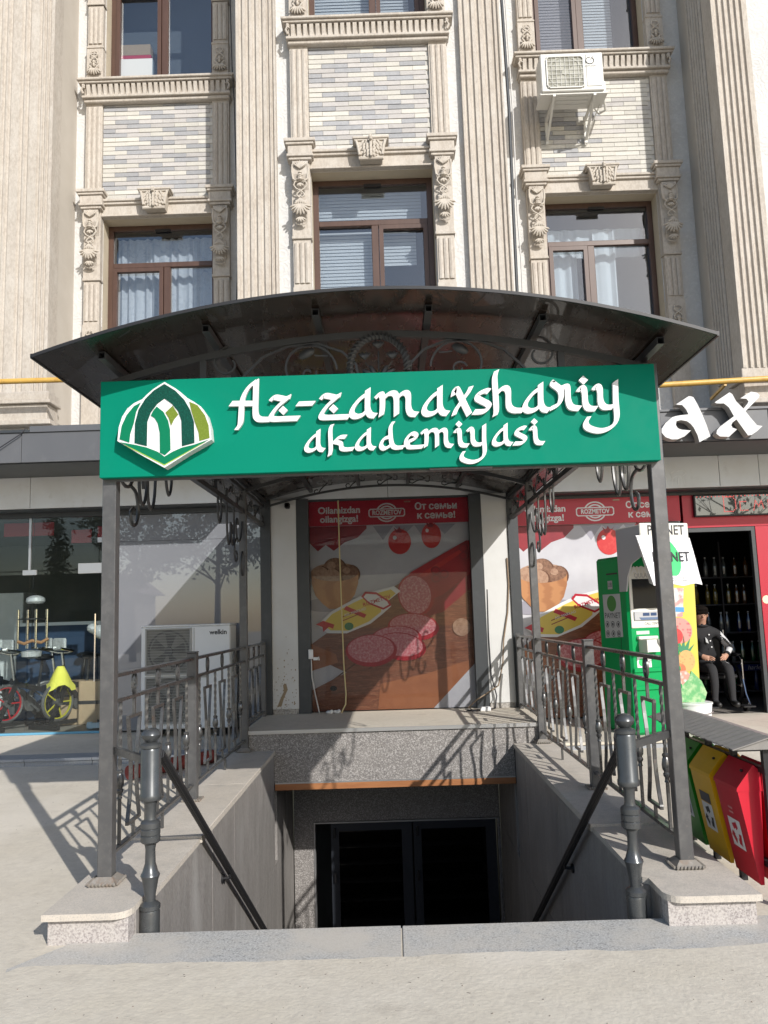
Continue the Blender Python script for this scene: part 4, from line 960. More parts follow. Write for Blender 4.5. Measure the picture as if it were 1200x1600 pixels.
# side trusses with scrolls between the chords, and scroll brackets under them
for sx, x in ((-1,-1.65),(1,1.60)):
    s = MB(); s.bar((x,4.78,2.82),(x,10.4,2.82),.05,.05); s.bar((x,4.78,3.07),(x,10.4,3.07),.04,.04)
    for y in (6.2,7.6): s.bar((x,y,2.846),(x,y,3.049),.03,.03,(0,1,0))
    s.build('side_beam', M_can, CN)
    s = MB(); y = 4.95; k = 0
    while y < 10.2:
        q = 1 if k % 2 else -1
        pts = [(x,y+.02+.05*math.cos(t),2.945+q*(-.045)+.045*math.sin(t)) for t in [PI*1.6-PI*1.5*j/8 for j in range(9)]]
        pts += [(x,y+.24-.05*math.cos(t),2.945+q*.045-.045*math.sin(t)) for t in [PI*.1*0+PI*1.5*j/8-.2 for j in range(9)]]
        MB().tube(pts, .008, 5).build('truss_scroll', M_can, CN); y += .29; k += 1
    for yb, d in ((4.78,1),(8.97,-1)):
        Q = lambda u, z: (x-.0, yb+d*u, z)
        for pts in ([(.02,2.70),(.05,2.58),(.12,2.49),(.22,2.46),(.32,2.50),(.36,2.62),(.30,2.70),(.24,2.64)],
                    [(.30,2.48),(.41,2.45),(.46,2.36),(.44,2.27),(.38,2.23),(.32,2.25),(.31,2.31),(.36,2.34)],
                    [(.48,2.795),(.47,2.60),(.49,2.46),(.54,2.39),(.60,2.42),(.64,2.52),(.61,2.60),(.56,2.57),(.57,2.50)],
                    [(.66,2.62),(.67,2.46),(.73,2.38),(.80,2.43),(.84,2.56),(.85,2.795)],
                    [(1.12,2.795),(1.12,2.64),(1.19,2.55),(1.26,2.63),(1.27,2.795)],
                    [(.0,2.36),(.06,2.30),(.07,2.18),(.03,2.12),(.0,2.10)]):
            P_ = [Vector((p[0],p[1],0)) for p in pts]; Q_ = [P_[0]*2-P_[1]]+P_+[P_[-1]*2-P_[-2]]; sm_ = []
            for i in range(1, len(Q_)-2):
                for k in range(4):
                    t_ = k/4; a_, b__, c_, d_ = Q_[i-1],Q_[i],Q_[i+1],Q_[i+2]
                    sm_.append(.5*((2*b__)+(c_-a_)*t_+(2*a_-5*b__+4*c_-d_)*t_*t_+(3*b__-a_-3*c_+d_)*t_**3))
            sm_.append(P_[-1]); s = MB(); s.tube([Q(p.x,p.y) for p in sm_], .0115, 6); s.build('scroll', M_forged if sx > 0 else M_can, CN)
# arch with S scrolls against the wall
s = MB(); y = 10.36
def arc(x, a, h_): return a-h_*(x/1.60)**2
for a, h_ in ((3.43,.27),(3.29,.24)): s.strip([(-1.60+3.2*i/24, y, arc(-1.60+3.2*i/24, a, h_)) for i in range(25)], .03, .028, (0,1,0))
s.build('wall_arch', M_can, CN)
s = MB()
for k in range(-2,3):
    xc = k*.42; zc = (arc(xc,3.43,.27)+arc(xc,3.29,.24))/2; tl = -math.atan(.51*xc/1.28)
    L_ = []
    for sg in (-1,1):
        pp = [(sg*(.10+.042*math.cos(t)), sg*(-.0)+sg*.038*math.sin(t)) for t in [PI*.9+PI*1.35*j/10 for j in range(11)]]
        L_.append(pp)
    pts = L_[0][::-1]+[(0,0)]+L_[1]
    pts = [(-.075,-.012),(-.09,.0),(-.115,.0),(-.13,-.02),(-.12,-.048),(-.085,-.05),(-.04,-.015),(.0,.005),(.04,.02),(.085,.05),(.12,.048),(.13,.02),(.115,.0),(.09,.0),(.075,.012)]
    MB().tube([(xc+p[0]*math.cos(tl)-p[1]*math.sin(tl), y, zc+p[0]*math.sin(tl)+p[1]*math.cos(tl)) for p in pts], .008, 6).build('wall_scroll', M_can, CN)

# ================================================================ green name board
SG = thing('name_board', 'long green name board with white raised lettering and an arch emblem', 'sign', (-.04,4.66,2.453))
SX0, SX1, SZ0, SZ1, SY = -1.690, 1.605, 2.453, 3.037, 4.635
s = MB(); s.bbox(SX0, SX1, SY, SY+.055, SZ0, SZ1, .003); s.build('panel', M_green, SG)
s = MB(); s.box(SX0+.01, SX1-.01, SY+.056, SY+.085, SZ0-.012, SZ0+.03); s.box(.25,.62,SY+.02,SY+.05,SZ0-.010,SZ0-.001); s.build('frame', M_steel, SG)
K = .0038
def nib(mb, path, X, Z, sc_, y0, y1, h=5.6, ang=R(43), n_=5):
    """broad-pen stroke: the nib edge keeps its angle while it follows a smoothed path"""
    P = [Vector((p[0],p[1])) for p in path]
    if len(P) > 2:                                         # Catmull-Rom
        Q = [P[0]*2-P[1]]+P+[P[-1]*2-P[-2]]; S = []
        for i in range(1, len(Q)-2):
            for k in range(n_):
                t = k/n_; a, b_, c_, d = Q[i-1],Q[i],Q[i+1],Q[i+2]
                S.append(.5*((2*b_)+(c_-a)*t+(2*a-5*b_+4*c_-d)*t*t+(3*b_-a-3*c_+d)*t**3))
        S.append(P[-1]); P = S
    u_ = Vector((math.cos(ang), math.sin(ang))); w_ = Vector((-u_.y, u_.x)); tk = h*.42
    v = []
    for y in (y0, y1):
        for i, p in enumerate(P):
            d = P[min(i+1,len(P)-1)]-P[max(i-1,0)]; nn = Vector((d.y,-d.x)).normalized()
            a_, b__ = h*nn.dot(u_), tk*nn.dot(w_); q_ = (u_*h*a_+w_*tk*b__)/max(1e-6, math.hypot(a_,b__))
            for q in (p-q_, p+q_): v.append((X+q.x*K*sc_, y, Z+q.y*K*sc_))
    m_ = len(P); o = 2*m_; f = []
    for i in range(m_-1):
        a = 2*i; f += [(a,a+1,a+3,a+2),(o+a,o+a+2,o+a+3,o+a+1),(a,a+2,o+a+2,o+a),(a+1,o+a+1,o+a+3,a+3)]
    f += [(0,o,o+1,1),(2*m_-2,2*m_-1,o+2*m_-1,o+2*m_-2)]
    mb.add(v, f)
    # thin pen body so strokes along the nib direction never vanish
GL = {
 'A': ([[(2.5,27),(41,26)],[(43,62),(30,51),(21,33),(18.5,6),(17,-6),(11,-15)],[(42.5,63),(41.5,35),(41,10),(45,2),(52,0),(65,0)]], None),
 'z': ([[(4,29),(10,34.5),(20,33),(27,31.5),(36,35.5)],[(32,33.5),(16,20),(6.5,8),(5,2),(11,0),(28,0),(48,0)]], [(24,13.5)]),
 '-': ([[(4,0),(30,0)]], None),
 'a': ([[(31,36),(19,28),(8,15),(5,5),(11,0),(21,2),(29,9)],[(31,43),(30,24),(30,10),(34,2),(42,0)]], None),
 'm': ([[(2,28),(9,34),(13,31),(12.5,11),(10.5,0)],[(14,27),(25,35),(34,32),(34.5,12),(34,0)],[(35,27),(46,35),(53,31),(53,11),(57,2),(66,0)]], None),
 'x': ([[(2.5,28),(5,37),(9,37),(17,18),(26,-3)],[(31,42),(26,33),(19,24),(11,13),(6,6),(2,-3)]], None),
 's': ([[(26,33),(20,34),(9,29),(7,23),(14,18),(22.5,13),(24,8),(16,1.5),(0,1)]], None),
 'h': ([[(8,66),(4.5,54),(4.5,30),(4.5,3),(2,-6)],[(7,30),(17,37.5),(24,33),(24,10),(31,2),(46,1)]], None),
 'r': ([[(7,47),(4,42.5),(15,32),(16,20),(11,9),(-2,2)],[(14,34),(26,36),(26.5,15),(31,4),(44,1)]], None),
 'i': ([[(2.5,28),(8,34),(13,29),(13.5,9),(18.5,1),(30,0)]], [(12.5,46)]),
 'y': ([[(0,30),(6,35.5),(11,30),(11,11),(17,2),(30,2)],[(36,43),(34.5,12),(34,-17),(24,-30),(7,-35),(-10,-30),(-14,-22),(-8,-12)]], None),
 'k': ([[(9,54),(4.5,42),(4.5,2),(1.6,-12)],[(37,27),(23,26),(10,15)],[(12,17),(25,13),(27,3),(36,0),(52,1)]], None),
 'd': ([[(21,24),(9,19),(3,6),(10,-1),(24,6)],[(31,56),(24,43),(25,12),(32,1),(50,1)]], None),
 'e': ([[(4,3),(6,18),(17,29),(26,26),(24,19),(9,12)],[(7,8),(10,1),(22,0),(40,1)]], None),
}
def letter(ch, xpx, v, sc_, idx):
    strokes, dots_ = GL[ch]; mb = MB(); X = SX0+xpx*K; Z = SZ0+v; nm = 'hyphen' if ch == '-' else 'letter_'+ch.lower()
    for j, st in enumerate(strokes):
        e = .0004*((idx*3+j) % 5); nib(mb, st, X, Z, sc_, SY-.030-e, SY-.008, 5.6 if ch != '-' else 5.2, R(43) if ch != '-' else R(38))
    for dx, dz in dots_ or ():
        r_ = 7.2; p = [(X+(dx+a)*K*sc_, Z+(dz+b_)*K*sc_) for a, b_ in ((r_,0),(0,r_),(-r_,0),(0,-r_))]; mb.prism(p, SY-.030, SY-.008)
    return mb.build(nm, M_white, SG)
for i, (ch, xp) in enumerate((('A',203),('z',263),('-',305),('z',341),('a',388),('m',428),('a',500),('x',548.6),('s',581),('h',612),('a',656),('r',701.6),('i',741),('y',767))):
    letter(ch, xp, .313+(.088 if ch == '-' else 0), 1.0, i)
for i, (ch, xp) in enumerate((('a',318),('k',356),('a',396),('d',434.5),('e',472),('m',497.6),('i',548.6),('y',570),('a',606.7),('s',640.7),('i',664.8))):
    letter(ch, xp, .118, .74, i+20)
# emblem
EM = MB().prism(LG_OUT, SY-.075, SY-.0005).build('emblem', M_white, SG)
M_eg = mat('emblem_dark_green', (.002,.052,.036), .6, spec=.15, layers=[('n',110,3,.5,.62,(.004,.10,.07),.6)], bump=[('n',120,2,.4,.004)]); M_eg2 = mat('emblem_green', (.001,.16,.075), .5, spec=.15); M_eo = mat('emblem_olive', (.135,.19,.02), .6, spec=.2, layers=[('n',110,3,.5,.62,(.19,.25,.04),.6)]); M_lime = mat('emblem_lime', (.36,.52,.05), .45)
for nm, pl, m_, d in (('arch',LG_ARCH,M_eg,.0795),('leaf',LG_LEAF,M_eg2,.0785),('olive_leaf',LG_OLIVE,M_eo,.0785),('inner_arch',LG_IN,M_eg2,.079),('olive_tile',LG_DIA,M_eo,.079),('open_book',LG_BOOK,M_eg2,.0785),('lime_edge',LG_LIME,M_lime,.0782)):
    MB().prism(pl, SY-d, SY-.0752).build(nm, m_, EM)
# ================================================================ railings on the kerbs
def urn(c, zb):
    """turned collar on a baluster, heights from zb"""
    return [(.012,zb-.03),(.017,zb-.025),(.013,zb-.012),(.014,zb),(.022,zb+.012),(.022,zb+.022),(.017,zb+.028),(.017,zb+.036),(.025,zb+.05),(.027,zb+.075),(.022,zb+.105),(.017,zb+.118),(.021,zb+.124),(.021,zb+.134),(.012,zb+.142)]
ZR, ZR2, ZBR = 1.30, 1.15, .30
def bal_mesh():
    s = MB(); h = .0085                                    # lower shaft square, urn, twisted upper shaft
    s.bbox(-h-.001, h+.001, -h-.001, h+.001, ZBR+.012, .585, .002)
    s.lathe(urn(0, .60), (0,0,0), 10)
    n_ = 26; v = []
    for i in range(n_+1):
        z = .735+(ZR2-.012-.735)*i/n_; a0 = i*.42
        for k in range(4):
            a = a0+k*PI/2+PI/4; v.append((.0125*math.cos(a), .0125*math.sin(a), z))
    f = []
    for i in range(n_):
        for k in range(4): f.append((4*i+k, 4*i+(k+1) % 4, 4*i+4+(k+1) % 4, 4*i+4+k))
    s.add(v, f); return s
def lyre_mesh():
    s = MB(); b = .02
    s.bar((0,0,ZR2-.010),(0,0,1.035),.018,.018,(0,1,0)); s.bar((0,-.125,1.026),(0,.125,1.026),.020,.020)
    for sg in (-1,1):
        s.strip([(0,sg*.115,1.017),(0,sg*.096,.93),(0,sg*.073,.84),(0,sg*.058,.75),(0,sg*.054,.67),(0,sg*.062,.59),(0,sg*.080,.51),(0,sg*.101,.445),(0,sg*.116,.40)], .022, .014, (1,0,0))
    s.bar((0,-.125,.392),(0,.125,.392),.020,.018); s.bar((0,0,.384),(0,0,ZBR+.012),.018,.018,(0,1,0))
    return s
def medal_mesh():
    s = MB(); z = (ZR+ZR2)/2; n_ = 16; a_, b_ = .036, .061
    s.tube([(0,a_*math.cos(2*PI*k/n_),z+b_*math.sin(2*PI*k/n_)) for k in range(n_)], .010, 6, True)
    s.add([(0,a_*.95*math.cos(2*PI*k/n_),z+b_*.95*math.sin(2*PI*k/n_)) for k in range(n_)], [tuple(range(n_))])
    for k in range(5):
        t = 2*PI*k/5+.5; s.ell((0,.016*math.cos(t),z+.026*math.sin(t)), (.011,.011,.015), 0, 6, 4)
    s.ell((0,0,z), (.013,.010,.012), 0, 6, 4)
    s.bar((0,0,z+b_),(0,0,ZR-.01),.012,.012,(0,1,0))
    return s
RM = {}
for k, m_ in (('baluster', bal_mesh()), ('lyre', lyre_mesh()), ('medallion', medal_mesh())):
    o = m_.build(k, M_forged, None, (0,0,0)); RM[k] = o.data; bpy.data.objects.remove(o)
RL = []
for sgn, x in ((-1,-1.65),(1,1.60)):
    t = thing('railing', ('forged grey railing on the left kerb, in front of the large air conditioner' if sgn < 0 else 'forged grey railing on the right kerb, in front of the green payment kiosk'), 'railing', (x,6.9,.17), 'forged railings beside the stairwell')
    RL.append(t)
    for y0, y1 in ((4.772,6.66),(6.74,8.978),(9.062,10.33)):
        s = MB(); s.bbox(x-.025, x+.025, y0, y1, ZR-.012, ZR+.010, .003); s.build('handrail', M_forged, t)
        s = MB(); s.bbox(x-.018, x+.018, y0, y1, ZR2-.012, ZR2+.010, .003); s.build('mid_rail', M_forged, t)
        zb = ZBR if y0 < 9 else .45
        s = MB(); s.bbox(x-.018, x+.018, y0, y1, zb-.010, zb+.012, .003); s.build('bottom_rail', M_forged, t)
        if y0 < 9:
            s = MB(); ym = (y0+y1)/2+.12; s.bbox(x-.010, x+.010, ym-.010, ym+.010, .161 if y0 < 5.0 and False else .177, zb-.011, .002); s.build('leg', M_forged, t)
    s = MB(); s.bbox(x-.04, x+.04, 6.66, 6.74, .177, 1.345, .004); s.bbox(x-.043, x+.043, 6.657, 6.743, 1.346, 1.358, .003); p_ = s.build('post', M_steel, t)
    s = MB(); s.bbox(x-.075, x+.075, 6.625, 6.775, .1765, .19, .003); 
    for j in range(8): s.ell((x-.07+.02*j,6.622,.19), (.007,.007,.010), 0, 5, 4)
    s.build('base_plate', M_basep, p_)
    s = MB(); s.bbox(x-.03, x+.03, 10.33, 10.39, .391, 1.33, .004); s.build('post', M_steel, t)
    for y0, y1, n_ in ((4.772,6.66,7),(6.74,8.978,7)):
        for i in range(n_):
            y = y0+(y1-y0)*(i+.62)/(n_+.24)
            if i % 2 == 0: place('baluster', RM['baluster'], t, (x,y,0))
            else: place('lyre', RM['lyre'], t, (x,y,0)); place('medallion', RM['medallion'], t, (x,y,0))
    for i in range(3):
        y = 9.30+.36*i
        o = place('lyre', RM['lyre'], t, (x,y,0)); o.scale = (1,1,.865); o.location.z += ZR2*(1-.865)+.0
        place('medallion', RM['medallion'], t, (x,y,0))

# turned newel posts with the handrails going down the stairs
NY = 4.455
def newel(x, lab, xr):
    t = thing('newel_post', lab, 'newel', (x,NY,-.17), 'turned newel posts at the head of the stairs')
    pr = [(.055,-.169),(.055,.115),(.052,.125),(.058,.130),(.058,.150),(.046,.160),(.030,.17),(.032,.20),(.046,.275),(.052,.29),(.055,.297),(.052,.305),(.046,.312),(.030,.36),(.028,.43),(.033,.455),(.047,.462),(.056,.47),(.056,.498),(.052,.502),(.056,.506),(.056,.532),(.052,.536),(.056,.54),(.056,.566),(.048,.575),(.034,.582),(.030,.60),(.032,.655),(.045,.69),(.053,.703),(.055,.712),(.053,.72),(.047,.735),(.034,.79),(.031,.815),(.032,.835)]
    s = MB(); s.lathe([(r_*.92,z-.02) for r_, z in pr], (x,NY,0), 20)
    s.build('shaft', M_newel, t)
    s = MB(); s.lathe([(r_,z+.0) for r_, z in ((.030,.815),(.056,.818),(.058,.825),(.058,.845),(.054,.852),(.054,1.075),(.050,1.085),(.056,1.09),(.056,1.105),(.048,1.112),(.030,1.118))], (x,NY,-.155), 20); s.build('drum', M_newel, t)
    s = MB(); s.lathe([(.024,.96),(.030,.968),(.047,.985),(.053,1.002),(.047,1.019),(.030,1.033),(.008,1.038)], (x,NY,0), 18); s.build('ball', M_newel, t)
    # handrail, bracket
    a, b_ = Vector((xr,4.48,.895)), Vector((xr,9.05,-1.99))
    a0 = Vector((x+(.045 if x < 0 else -.03),4.475,.895))
    s = MB(); s.tube([a0, a.lerp(b_,.03), a.lerp(b_,.5), b_], .026, 12); 
    hr = s.build('handrail', M_hand, t)
    s = MB(); sg = -1 if x < 0 else 1; WX = -1.331 if x < 0 else 1.297
    for u in (.40,.86):
        p = a.lerp(b_, u); s.tube([(p.x,p.y,p.z-.02),(p.x,p.y,p.z-.05),(WX,p.y,p.z-.055)], .012, 8); s.tube([(WX+sg*.002,p.y,p.z-.055),(WX-sg*.012,p.y,p.z-.055)], .035, 12)
    s.build('wall_bracket', M_black, hr)
    # flat strut to the canopy post
    s = MB(); px_ = -1.605 if x < 0 else 1.555
    s.bar((px_,4.72,.885),(x+sg*.04,NY+.03,.865),.03,.04); s.build('strut', M_forged, t)
    return t
newel(-1.322, 'left turned newel post beside the lit stone wall, with a black handrail', -1.275)
newel(1.237, 'right turned newel post beside the shaded stone wall, with a black handrail', 1.237)
# ================================================================ things on and around the building
M_acw = mat('ac_cream_enamel', (.62,.61,.57), .45, layers=[('n',4,4,.45,.75,(.54,.53,.48),.5),('n',25,4,.6,.75,(.46,.43,.37),.3)])
M_acw2 = mat('ac_white_enamel', (.70,.71,.71), .4, layers=[('n',3,4,.45,.75,(.63,.64,.64),.5)])
M_grille = mat('grille_grey', (.33,.33,.31), .5, .2); M_fin = mat('dusty_fins', (.14,.14,.13), .7, layers=[('n',8,4,.4,.7,(.22,.22,.19),.7)])
M_ink = mat('black_ink', (.02,.02,.025), .5)
# large floor unit
A = thing('air_conditioner', 'large cream two-fan air conditioner standing before the grey vinyl window', 'air conditioner', (-2.6,10.35,.17))
x0, x1, y0, y1, z0, z1 = -3.20, -2.065, 10.33, 10.74, .27, 1.545
s = MB(); s.bbox(x0, x1, y0, y1, z0, z1, .012); s.build('casing', M_acw2, A)
s = MB(); s.bbox(x0-.006, x1+.006, y0-.008, y1+.004, z1+.001, z1+.022, .006); s.build('lid', M_acw2, A)
s = MB(); s.box(x0+.62*1.135-.03, x0+.62*1.135-.024, y0-.004, y0-.0005, z0+.02, z1-.02); s.box(x1-.02, x1+.004, y0+.12, y0+.20, .95, 1.10); s.build('panel_seam', M_grille, A)
for k, zc in enumerate((1.235, .63)):
    a, b_, c, d = x0+.075, x0+.625, zc-.275, zc+.275
    s = MB(); s.box(a, b_, y0-.002, y0-.0005, c, d); g_ = s.build('fan_opening', M_fin, A)
    s = MB(); s.lathe([(.262,0),(.262,-.006),(.240,-.006),(.240,0)], ((a+b_)/2, y0-.003, zc), 30, 'y', True, True); s.lathe([(.06,0),(.055,-.008)], ((a+b_)/2, y0-.003, zc), 16, 'y')
    for i in range(5):
        t = i*2*PI/5; s.add([((a+b_)/2+r_*math.cos(t+o_), y0-.004, zc+r_*math.sin(t+o_)) for r_, o_ in ((.06,-.3),(.23,-.15),(.23,.5),(.06,.5))], [(0,1,2,3)])
    s.build('fan', M_black, g_)
    s = MB()
    for i in range(17): z = c+(d-c)*i/16; s.bar((a,y0-.012,z),(b_,y0-.012,z),.006,.005)
    for i in range(40): x = a+(b_-a)*i/39; s.bar((x,y0-.010,c),(x,y0-.010,d),.003,.004,(0,1,0))
    s.bar((a-.008,y0-.014,c),(a-.008,y0-.014,d),.02,.02,(0,1,0)); s.bar((b_+.008,y0-.014,c),(b_+.008,y0-.014,d),.02,.02,(0,1,0)); s.bar((a-.018,y0-.014,c-.008),(b_+.018,y0-.014,c-.008),.02,.02); s.bar((a-.018,y0-.014,d+.008),(b_+.018,y0-.014,d+.008),.02,.02)
    s.build('grille', M_grille, g_)
s = MB(); s.box(x0+.08,x0+.2,y0+.03,y1-.03,.173,.268); s.box(x1-.2,x1-.08,y0+.03,y1-.03,.173,.268); s.build('foot', M_black, A)
s = MB(); s.bbox(x0+.76,x0+.84,y0-.012,y0-.001,.90,.93,.003); s.build('handle', M_grille, A)
text('welkin', .085, M_ink, 'lettering', A, (-2.215,y0-.003,1.46), bold=.002)
# wall unit
A = thing('air_conditioner', 'small cream air conditioner on wall brackets under the upper right window', 'air conditioner', (2.8,10.5,8.8))
x0, x1, y0, y1, z0, z1 = 2.345, 3.225, 10.45, 10.80, 8.825, 9.405
s = MB(); s.bbox(x0, x1, y0, y1, z0, z1, .012); s.build('casing', M_acw, A)
s = MB(); s.bbox(x0-.02, x1+.05, y0+.03, y1+.03, z0-.028, z0-.001, .004)
for k in range(3): s.bbox(x0+.2+.02*k, x1-.2, y0+.08+.09*k, y0+.12+.09*k, z0-.036, z0-.029, .003)
s.build('base_tray', M_acw, A)
s = MB(); s.bbox(x1-.005, x1+.055, y0+.12, y1-.02, z0-.02, z0+.22, .008); s.build('valve_cover', M_acw, A)
a, b_, c, d = x0+.08, x0+.60, z0+.045, z1-.06; zc = (c+d)/2
s = MB(); s.bbox(a, b_, y0-.003, y0-.0008, c, d, .001); g_ = s.build('fan_opening', mat('mottled_tan_plate', (.23,.225,.185), .7, layers=[('n',12,4,.4,.65,(.32,.315,.265),.8)]), A)  # flat plate in mottled tan fills the opening behind the grille
s = MB(); s.lathe([(.25,0),(.25,-.004),(.225,-.004),(.225,0)], ((a+b_)/2, y0-.0035, zc), 30, 'y', True, True); s.lathe([(.055,0),(.05,-.008)], ((a+b_)/2, y0-.0035, zc), 16, 'y')
for i in range(3):
    t = i*2*PI/3; s.add([((a+b_)/2+r_*math.cos(t+o_), y0-.0045, zc+r_*math.sin(t+o_)) for r_, o_ in ((.055,-.5),(.15,-.5),(.22,-.2),(.22,.8),(.15,.7),(.055,.5))], [(0,1,2,3,4,5)])
s.build('fan', mat('tan_fan', (.33,.325,.275), .6), g_)
s = MB()
for i in range(8): z = c+.01+(d-c-.02)*i/7; s.bar((a,y0-.016,z),(b_,y0-.016,z),.0045,.004)
for i in range(9): x = a+.01+(b_-a-.02)*i/8; s.bar((x,y0-.013,c),(x,y0-.013,d),.0045,.004,(0,1,0))
s.tube([(a,y0-.012,c+.04),(a,y0-.012,d-.04),(a+.04,y0-.012,d),(b_-.04,y0-.012,d),(b_,y0-.012,d-.04),(b_,y0-.012,c+.04),(b_-.04,y0-.012,c),(a+.04,y0-.012,c)], .010, 6, True)
s.build('grille', M_acw, g_)
s = MB(); s.bbox(x0+.64, x1-.03, y0-.009, y0-.001, z0+.06, z1-.03, .004); fp = s.build('front_plate', M_acw, A)
s = MB(); s.tube([(3.04+.055*math.cos(t), y0-.012, 9.27+.052*math.sin(t)) for t in [R(60)-R(335)*k/20 for k in range(21)]], .005, 5); s.bar((3.05,y0-.012,9.285),(3.085,y0-.012,9.335),.010,.006); s.build('round_emblem', M_ink, fp)
text('HOFMANN', .034, M_ink, 'lettering', A, (3.035,y0-.0105,9.185)); 
s = MB(); s.box(3.0,3.075,y0-.0105,y0-.0095,9.10,9.135); s.build('sticker', M_white, A)
for x in (2.52, 3.09):
    s = MB(); s.bar((x,10.47,z0-.045),(x,11.10,z0-.05),.035,.03); s.bar((x,10.50,z0-.05),(x,11.09,z0-.36),.03,.025); s.bar((x,11.085,z0+.02),(x,11.085,z0-.40),.04,.025,(0,1,0)); s.build('bracket', M_acw, A)
s = MB(); s.tube([(3.27,10.70,8.9),(3.34,10.85,8.78),(3.30,11.05,8.86),(3.2,11.12,9.1)], .018, 8); s.tube([(3.25,10.68,8.85),(3.12,11.0,8.55),(3.11,11.12,8.42)], .008, 6); s.build('pipe', M_acw, A)
# gas pipes
M_gas = mat('yellow_gas_paint', (.56,.34,.075), .45, layers=[('n',10,5,.5,.72,(.40,.22,.05),.7),('n',30,4,.58,.7,(.62,.45,.18),.5)])
P = thing('gas_pipe', 'yellow gas pipe across the wall left of the canopy', 'pipe', (-4.5,10.1,4.77), 'yellow gas pipes')
MB().tube([(-9,10.1,4.80),(-5,10.1,4.775),(-2.2,10.1,4.765)], .036, 12).build('tube', M_gas, P)
for x in (-6.3,-3.9): MB().bar((x,10.1,4.73),(x,10.72,4.73),.02,.012).build('bracket', M_gas, P)
P = thing('gas_pipe', 'yellow gas pipe across the wall right of the canopy above the grey fascia', 'pipe', (4.2,9.9,4.4), 'yellow gas pipes')
MB().tube([(1.9,9.88,4.345),(3.5,9.88,4.38),(4.9,9.88,4.42),(9,9.88,4.5)], .036, 12).build('tube', M_gas, P)
MB().bar((4.30,9.88,4.36),(4.30,10.35,4.30),.03,.03).build('bracket', M_gas, P)
# downpipe and cables on the facade
t = MB().tube([(1.82,10.32,10.4),(1.845,10.32,8.5),(1.83,10.32,7.2),(1.815,10.32,5.2),(1.81,10.32,4.0)], .022, 10).build('downpipe', M_darkf); tag(t, 'thin dark downpipe beside the right edge of the middle bay', 'pipe')
t = MB().tube([(1.875,10.34,10.4),(1.90,10.34,8.4),(1.885,10.34,6.9),(1.90,10.34,6.3),(1.88,10.34,4.3)], .010, 6).build('cable', mat('pale_cable', (.55,.53,.5), .6)); tag(t, 'pale cable running down beside the thin dark downpipe', 'cable')
t = MB().tube([(-2.2,11.28,11.5),(-2.17,11.28,10.0),(-2.14,11.28,9.4),(-2.10,11.28,7.0),(-2.13,11.28,6.2),(-2.09,11.28,5.2)], .008, 6).build('cable', M_ink); tag(t, 'black cable hanging along the right strip of the left bay', 'cable')
t = MB().tube([(-5.6,9.54,3.74),(-5.1,9.53,3.68),(-4.75,9.53,3.73),(-4.45,9.54,3.93),(-4.40,9.56,4.0)], .007, 6).build('cable', M_ink); tag(t, 'loose black cable drooping over the left fascia', 'cable')
t = MB().tube([(-3.2,9.545,4.05),(-3.05,9.53,4.3),(-2.85,9.6,4.45),(-2.4,10.0,4.6)], .007, 6).build('cable', M_ink); tag(t, 'black cable rising behind the left end of the name board', 'cable')
# camera on the left pillar
t = thing('security_camera', 'small black security camera on the left white pillar', 'camera', (-1.30,10.45,3.07))
s = MB(); s.lathe([(.03,0),(.035,-.01),(.02,-.03)], (-1.31,10.489,3.08), 14, 'y'); s.build('mount', M_white, t)
s = MB(); s.bbox(-1.355,-1.285,10.36,10.46,3.03,3.105,.015); s.build('body', M_black, t); s = MB(); s.lathe([(.024,0),(.024,-.008),(.018,-.008),(.017,0)], (-1.32,10.359,3.067), 16, 'y'); s.build('lens', M_doorgl, t)
# sockets and cables by the banner
t = thing('socket_box', 'white socket box with a plug on the left door jamb', 'socket', (-1.05,10.48,1.1))
s = MB(); s.bbox(-1.085,-1.025,10.455,10.499,1.08,1.20,.006); s.build('box', M_white, t); s = MB(); s.bbox(-1.025,-.965,10.46,10.49,1.06,1.10,.006); s.tube([(-.985,10.475,1.075),(-.955,10.475,1.10),(-.95,10.475,1.06)], .010, 6); s.build('plug', M_white, t)
t = MB().tube([(-1.05,10.47,1.08),(-1.045,10.46,.85),(-1.0,10.46,.6),(-.955,10.44,.40)], .007, 6).build('cable', MATS['pale_cable']); tag(t, 'white cable hanging from the socket box on the left jamb', 'cable')
t = MB().tube([(-.66,10.50,3.13),(-.655,10.5,2.4),(-.645,10.5,1.6),(-.635,10.49,1.0),(-.615,10.47,.62),(-.62,10.42,.50),(-.66,10.40,.43),(-.67,10.40,.40)], .009, 6).build('cable', mat('yellow_cable', (.50,.42,.22), .6)); tag(t, 'yellowish cable hanging down in front of the sausage banner', 'cable')
t = MB().tube([(1.525,10.47,2.3),(1.53,10.47,1.95),(1.50,10.47,1.6),(1.43,10.46,1.25),(1.40,10.44,.95),(1.33,10.42,.68),(1.20,10.40,.60),(1.05,10.38,.52),(.93,10.36,.42),(.98,10.30,.398),(1.14,10.28,.398),(1.22,10.30,.40)], .009, 6).build('cable', mat('brown_cable', (.24,.17,.11), .6)); tag(t, 'brown cable curving down the right white pillar onto the plinth', 'cable')
t = MB().tube([(1.25,10.49,1.9),(1.24,10.48,1.3),(1.25,10.47,.8),(1.30,10.42,.55),(1.26,10.30,.41),(1.10,10.26,.398),(.95,10.3,.398)], .008, 6).build('cable', MATS['black_ink']); tag(t, 'black cable down the right jamb beside the banner', 'cable')
t = thing('power_adapter', 'white power adapter lying among cables on the plinth', 'adapter', (1.13,10.2,.391)); s = MB(); s.bbox(1.06,1.19,10.16,10.24,.392,.445,.008); s.build('body', M_white, t); s = MB(); s.tube([(1.06,10.2,.41),(.98,10.17,.398),(.90,10.24,.398),(.96,10.33,.398)], .006, 6); s.build('lead', M_ink, t)
